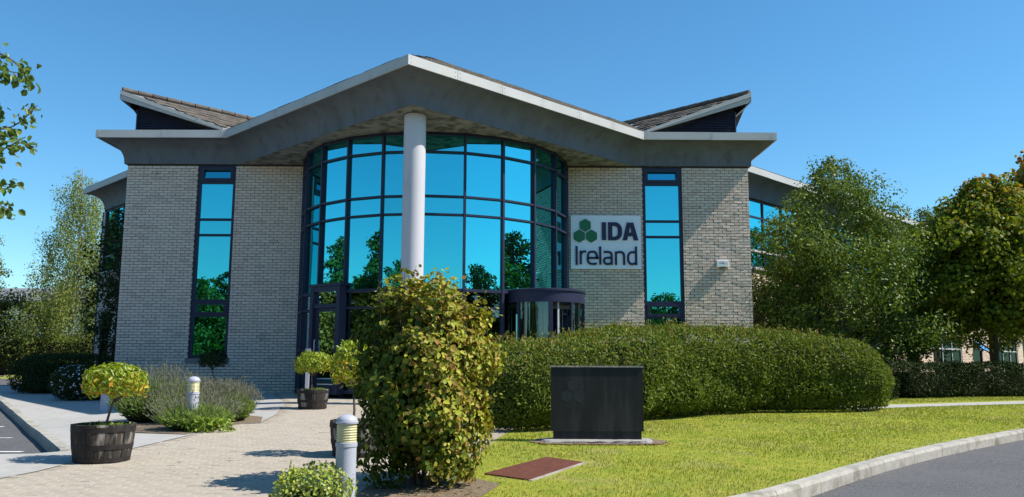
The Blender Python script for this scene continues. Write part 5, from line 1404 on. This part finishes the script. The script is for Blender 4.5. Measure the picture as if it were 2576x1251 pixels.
# ribbed brown cover plate in the lawn
def cover():
    A, B, C, D = Vector((-.27, 8.58, 0)), Vector((.41, 9.78, 0)), Vector((.79, 9.40, 0)), Vector((.17, 8.22, 0))
    Zf = lambda p, dz: (p.x, p.y, H(p.x, p.y) + dz)
    t = thing("cover_plate", "ribbed rusty brown cover plate set in the lawn", "manhole cover", Zf((A + C) / 2, 0))
    MB().hexa([Zf(p, -.03) for p in (A, D, C, B)], [Zf(p, .010) for p in (A, D, C, B)]).build("plate", M['rust_plate'], t)
    n = 46; m = MB()
    for k in range(n):
        f0, f1 = (k + .15) / n, (k + .7) / n
        P = [A.lerp(B, f0), D.lerp(C, f0), D.lerp(C, f1), A.lerp(B, f1)]
        m.hexa([Zf(p, .0102) for p in P], [Zf(p, .016) for p in P])
    m.build("ribs", M['rust_plate'], t, kind='stuff')
    e = MB(); n_ = (D - C).normalized()
    off_ = Vector((.035, -.02, 0))
    e.hexa([Zf(p, -.03) for p in (D, D + off_, C + off_, C)], [Zf(p, .007) for p in (D, D + off_, C + off_, C)]); e.build("rim", M['kerb'], t)
cover()

# ------------------------------------------------------------------ white warehouse far left
def warehouse():
    t = thing("warehouse", "low white clad warehouse with grey roof behind the left trees", "building", (-46, 82, 0))
    x0, x1, y = -78, -26.0, 82.0
    for k in range(26):
        a = x0 + (x1 - x0) * k / 26; b = x0 + (x1 - x0) * (k + 1) / 26
        MB().box(a + .02, b - .02, y, y + .2, -.1, 6.3).build("wall_panel", M['white_clad'], t)
    MB().box(x0, x1, y + .21, y + 22, -.1, 6.25).build("wall", M['white_clad'], t)
    MB().hexa([(x0 - .4, y - .5, 6.3), (x1 + .4, y - .5, 6.3), (x1 + .4, y + 22, 6.3), (x0 - .4, y + 22, 6.3)], [(x0 - .4, y - .5, 6.6), (x1 + .4, y - .5, 6.6), (x1 + .4, y + 9, 8.6), (x0 - .4, y + 9, 8.6)]).build("roof", M['shed_roof'], t)
warehouse()

# ------------------------------------------------------------------ trees on the far side of the road, seen mirrored in the glass
T1 = tree("roadside_tree", "leafy tree across the road, seen mirrored in the building's glass", "tree", (0, 0, 0), 6.5, [(.12, 2.0), (.3, 2.6), (.55, 2.4), (.8, 1.5), (1.0, .4)], 60, 14000, .22, 'alder', 201, trunk_r=.14, group="roadside trees opposite the building", twig=4)
T2 = tree("roadside_tree", "leafy tree across the road, seen mirrored in the building's glass", "tree", (0, 0, 0), 8.2, [(.12, 1.7), (.35, 2.3), (.6, 1.9), (.85, 1.0), (1.0, .3)], 60, 14000, .22, 'laurel', 211, trunk_r=.14, group="roadside trees opposite the building", twig=4)
g = random.Random(12)
spots = [(20.6, 27.5), (23, 31.8), (26.6, 36.3), (31, 41), (-25.5, 34.5), (-29, 38), (-19, -11.5), (-21.5, -12.5), (7.2, -12.5), (10.6, -12.8), (-28, 19), (-30, 24), (-25, 3.5), (-29, 10), (-33, 14), (22, 13.5), (21.5, -3.5), (24, 9), (26, 14), (28, 18.5), (-33, -12), (-28.5, -9), (-24, -11), (-20, -9), (-15.5, -12), (9, -14), (13.5, -12), (18, -9), (23, -12), (27, -5), (31, 1), (35, 8), (-38, -3), (-36, 6), (-31, 14), (-26.5, -14), (38, -8)]
T1.location = (-22, -13, H(-22, -13)); T2.location = (16, -14, H(16, -14))
for k, (x, y) in enumerate(spots):
    copy_tree(T1 if k % 2 else T2, (x, y, H(x, y) - .1), g.uniform(0, 6), g.uniform(.85, 1.1) * (1.2 if (x > 20 and 5 < y < 20) else 1.0 if (x < -24 and y > 0 and y < 30) else 1.0))
box_hedge("roadside_hedge", "long dense hedge across the road, mirrored low in the windows", "hedge", [(-44, -8.5), (-30, -8.5), (-16, -9.5), (-4, -12.5), (8, -12.5), (22, -10)], 2.4, 3.3, 18000, 'laurel', .2, 221, bumps=.4, power=4)
box_hedge("roadside_hedge", "tall hedge along the far left side of the car park, mirrored in the entrance door", "hedge", [(-37, -7), (-37, 12), (-34, 26)], 2.6, 4.6, 9000, 'laurel', .26, 231, bumps=.5, power=4)
box_hedge("roadside_hedge", "tall hedge beyond the road on the right, mirrored in the round bay", "hedge", [(31, -9), (33, 6), (36, 15)], 2.6, 4.2, 9000, 'laurel', .26, 241, bumps=.5, power=4)
box_hedge("roadside_hedge", "tall hedge running opposite the right wing, mirrored in its windows", "hedge", [(19.5, 26.5), (27, 34), (38, 45)], 2.0, 3.0, 9000, 'laurel', .2, 251, bumps=.4, power=4)
sheet("verge", [(-60, -40), (60, -40), (60, -6), (24, -7.5), (8, -9.5), (-4, -9.5), (-18, -6.5), (-60, -4)], M['turf'], -.02, step=6)

# ------------------------------------------------------------------ lawn grass, leaf litter, small flowers
def grass():
    g = np.random.default_rng(301); n = 290000
    y = 6.0 + (22.0 - 6.0) * g.random(n) ** 1.5; x = g.uniform(-1.3, 17, n)
    re = np.array([tuple(p) for p in road_edge]); ky = np.interp(x, re[:, 0], re[:, 1])
    ok = (y > ky + .02) & (x < .86 * y + .3)
    fr = np.array(fore_r); fx = np.interp(y, fr[:, 1], fr[:, 0]); ok &= x > fx + .02
    ok &= ~((x > .3) & (x < 2.05) & (y > 10.99) & (y < 11.64))
    # keep it off the cover plate and the path
    ux, uy = .68 / 1.379, 1.20 / 1.379; s_ = (x + .27) * ux + (y - 8.58) * uy; t_ = (x + .27) * uy - (y - 8.58) * ux
    ok &= ~((s_ > -.03) & (s_ < 1.42) & (t_ > -.04) & (t_ < .62))
    py = np.interp(x, [6.7, 8.3, 11.2, 16], [16.65, 17.32, 18.34, 19.6]); ok &= ~((x > 6.6) & (y > py - .02) & (y < py + .95))
    x, y = x[ok], y[ok]; n = len(x)
    z = np.array([H(a, b) for a, b in zip(x, y)])
    L = g.uniform(.012, .028, n) * (1 + .35 * np.sin(x * 1.7 + np.sin(y * 1.3) * 2)); a = g.uniform(0, 2 * np.pi, n); ln = g.uniform(.2, .9, n)
    w = np.clip(.0035 + .0006 * (y - 6), .0035, .011)
    dx, dy = np.cos(a), np.sin(a)
    b0 = np.stack([x - dy * w, y + dx * w, z - .004], 1); b1 = np.stack([x + dy * w, y - dx * w, z - .004], 1); tp = np.stack([x + dx * L * ln, y + dy * L * ln, z + L], 1)
    V = np.stack([b0, b1, tp], 1).reshape(-1, 3); F = np.arange(len(V)).reshape(-1, 3)
    o = np_mesh("grass", V, F, M['grass'], None, 'stuff')
    f = np.array([nz3((a * .8, b * .8, 3.1)) * .9 + nz3((a * 2.7, b * 2.7, 9.0)) * .6 + nz3((a * 7, b * 7, 1.0)) * .35 for a, b in zip(x, y)])
    ti = np.clip(.22 + f * .9 + .75 * np.exp(-np.clip(y - np.interp(x, re[:, 0], re[:, 1]), 0, 9) / .22), 0, .95)
    at = o.data.attributes.new("tint", 'FLOAT', 'POINT'); at.data.foreach_set('value', np.repeat(ti, 3).astype(np.float32))
grass()
def litter():
    g = np.random.default_rng(311); P = []
    for k in range(240): P.append((g.uniform(.3, 2.15), 11.0 + g.normal(0, .07), .018))
    for k in range(150): P.append((g.normal(-.55, .35), g.normal(7.5, .25), .012))
    for k in range(90): x = g.uniform(-4.6, -.8); P.append((x, g.uniform(7.2, 18), .004))
    for k in range(40): s = g.uniform(.9, 7.5); P.append((s, np.interp(s, [p.x for p in road_edge], [p.y for p in road_edge]) - .2 + g.normal(0, .05), -KERB_H + .004))
    P = np.array([(x, y, H(x, y) + z) for x, y, z in P])
    leaf_obj("leaf_litter", P, np.tile([0, 0, 1.0], (len(P), 1)), .036, M['dry_leaf'], None, aspect=.6, wild=.25, droop=0, kind='stuff')
    Q = np.array([(x, y, H(x, y) + .035) for x, y in ((5.0, 14.75), (5.12, 14.7), (5.3, 14.9), (2.5, 14.4), (4.3, 13.6), (7.0, 15.9), (.6, 9.9))])
    leaf_obj("lawn_flowers", np.repeat(Q, 4, 0), np.tile([0, 0, 1.0], (len(Q) * 4, 1)), .03, M['petal_yellow'], None, aspect=.9, wild=.2, droop=0, rnd=True, kind='stuff')
litter()
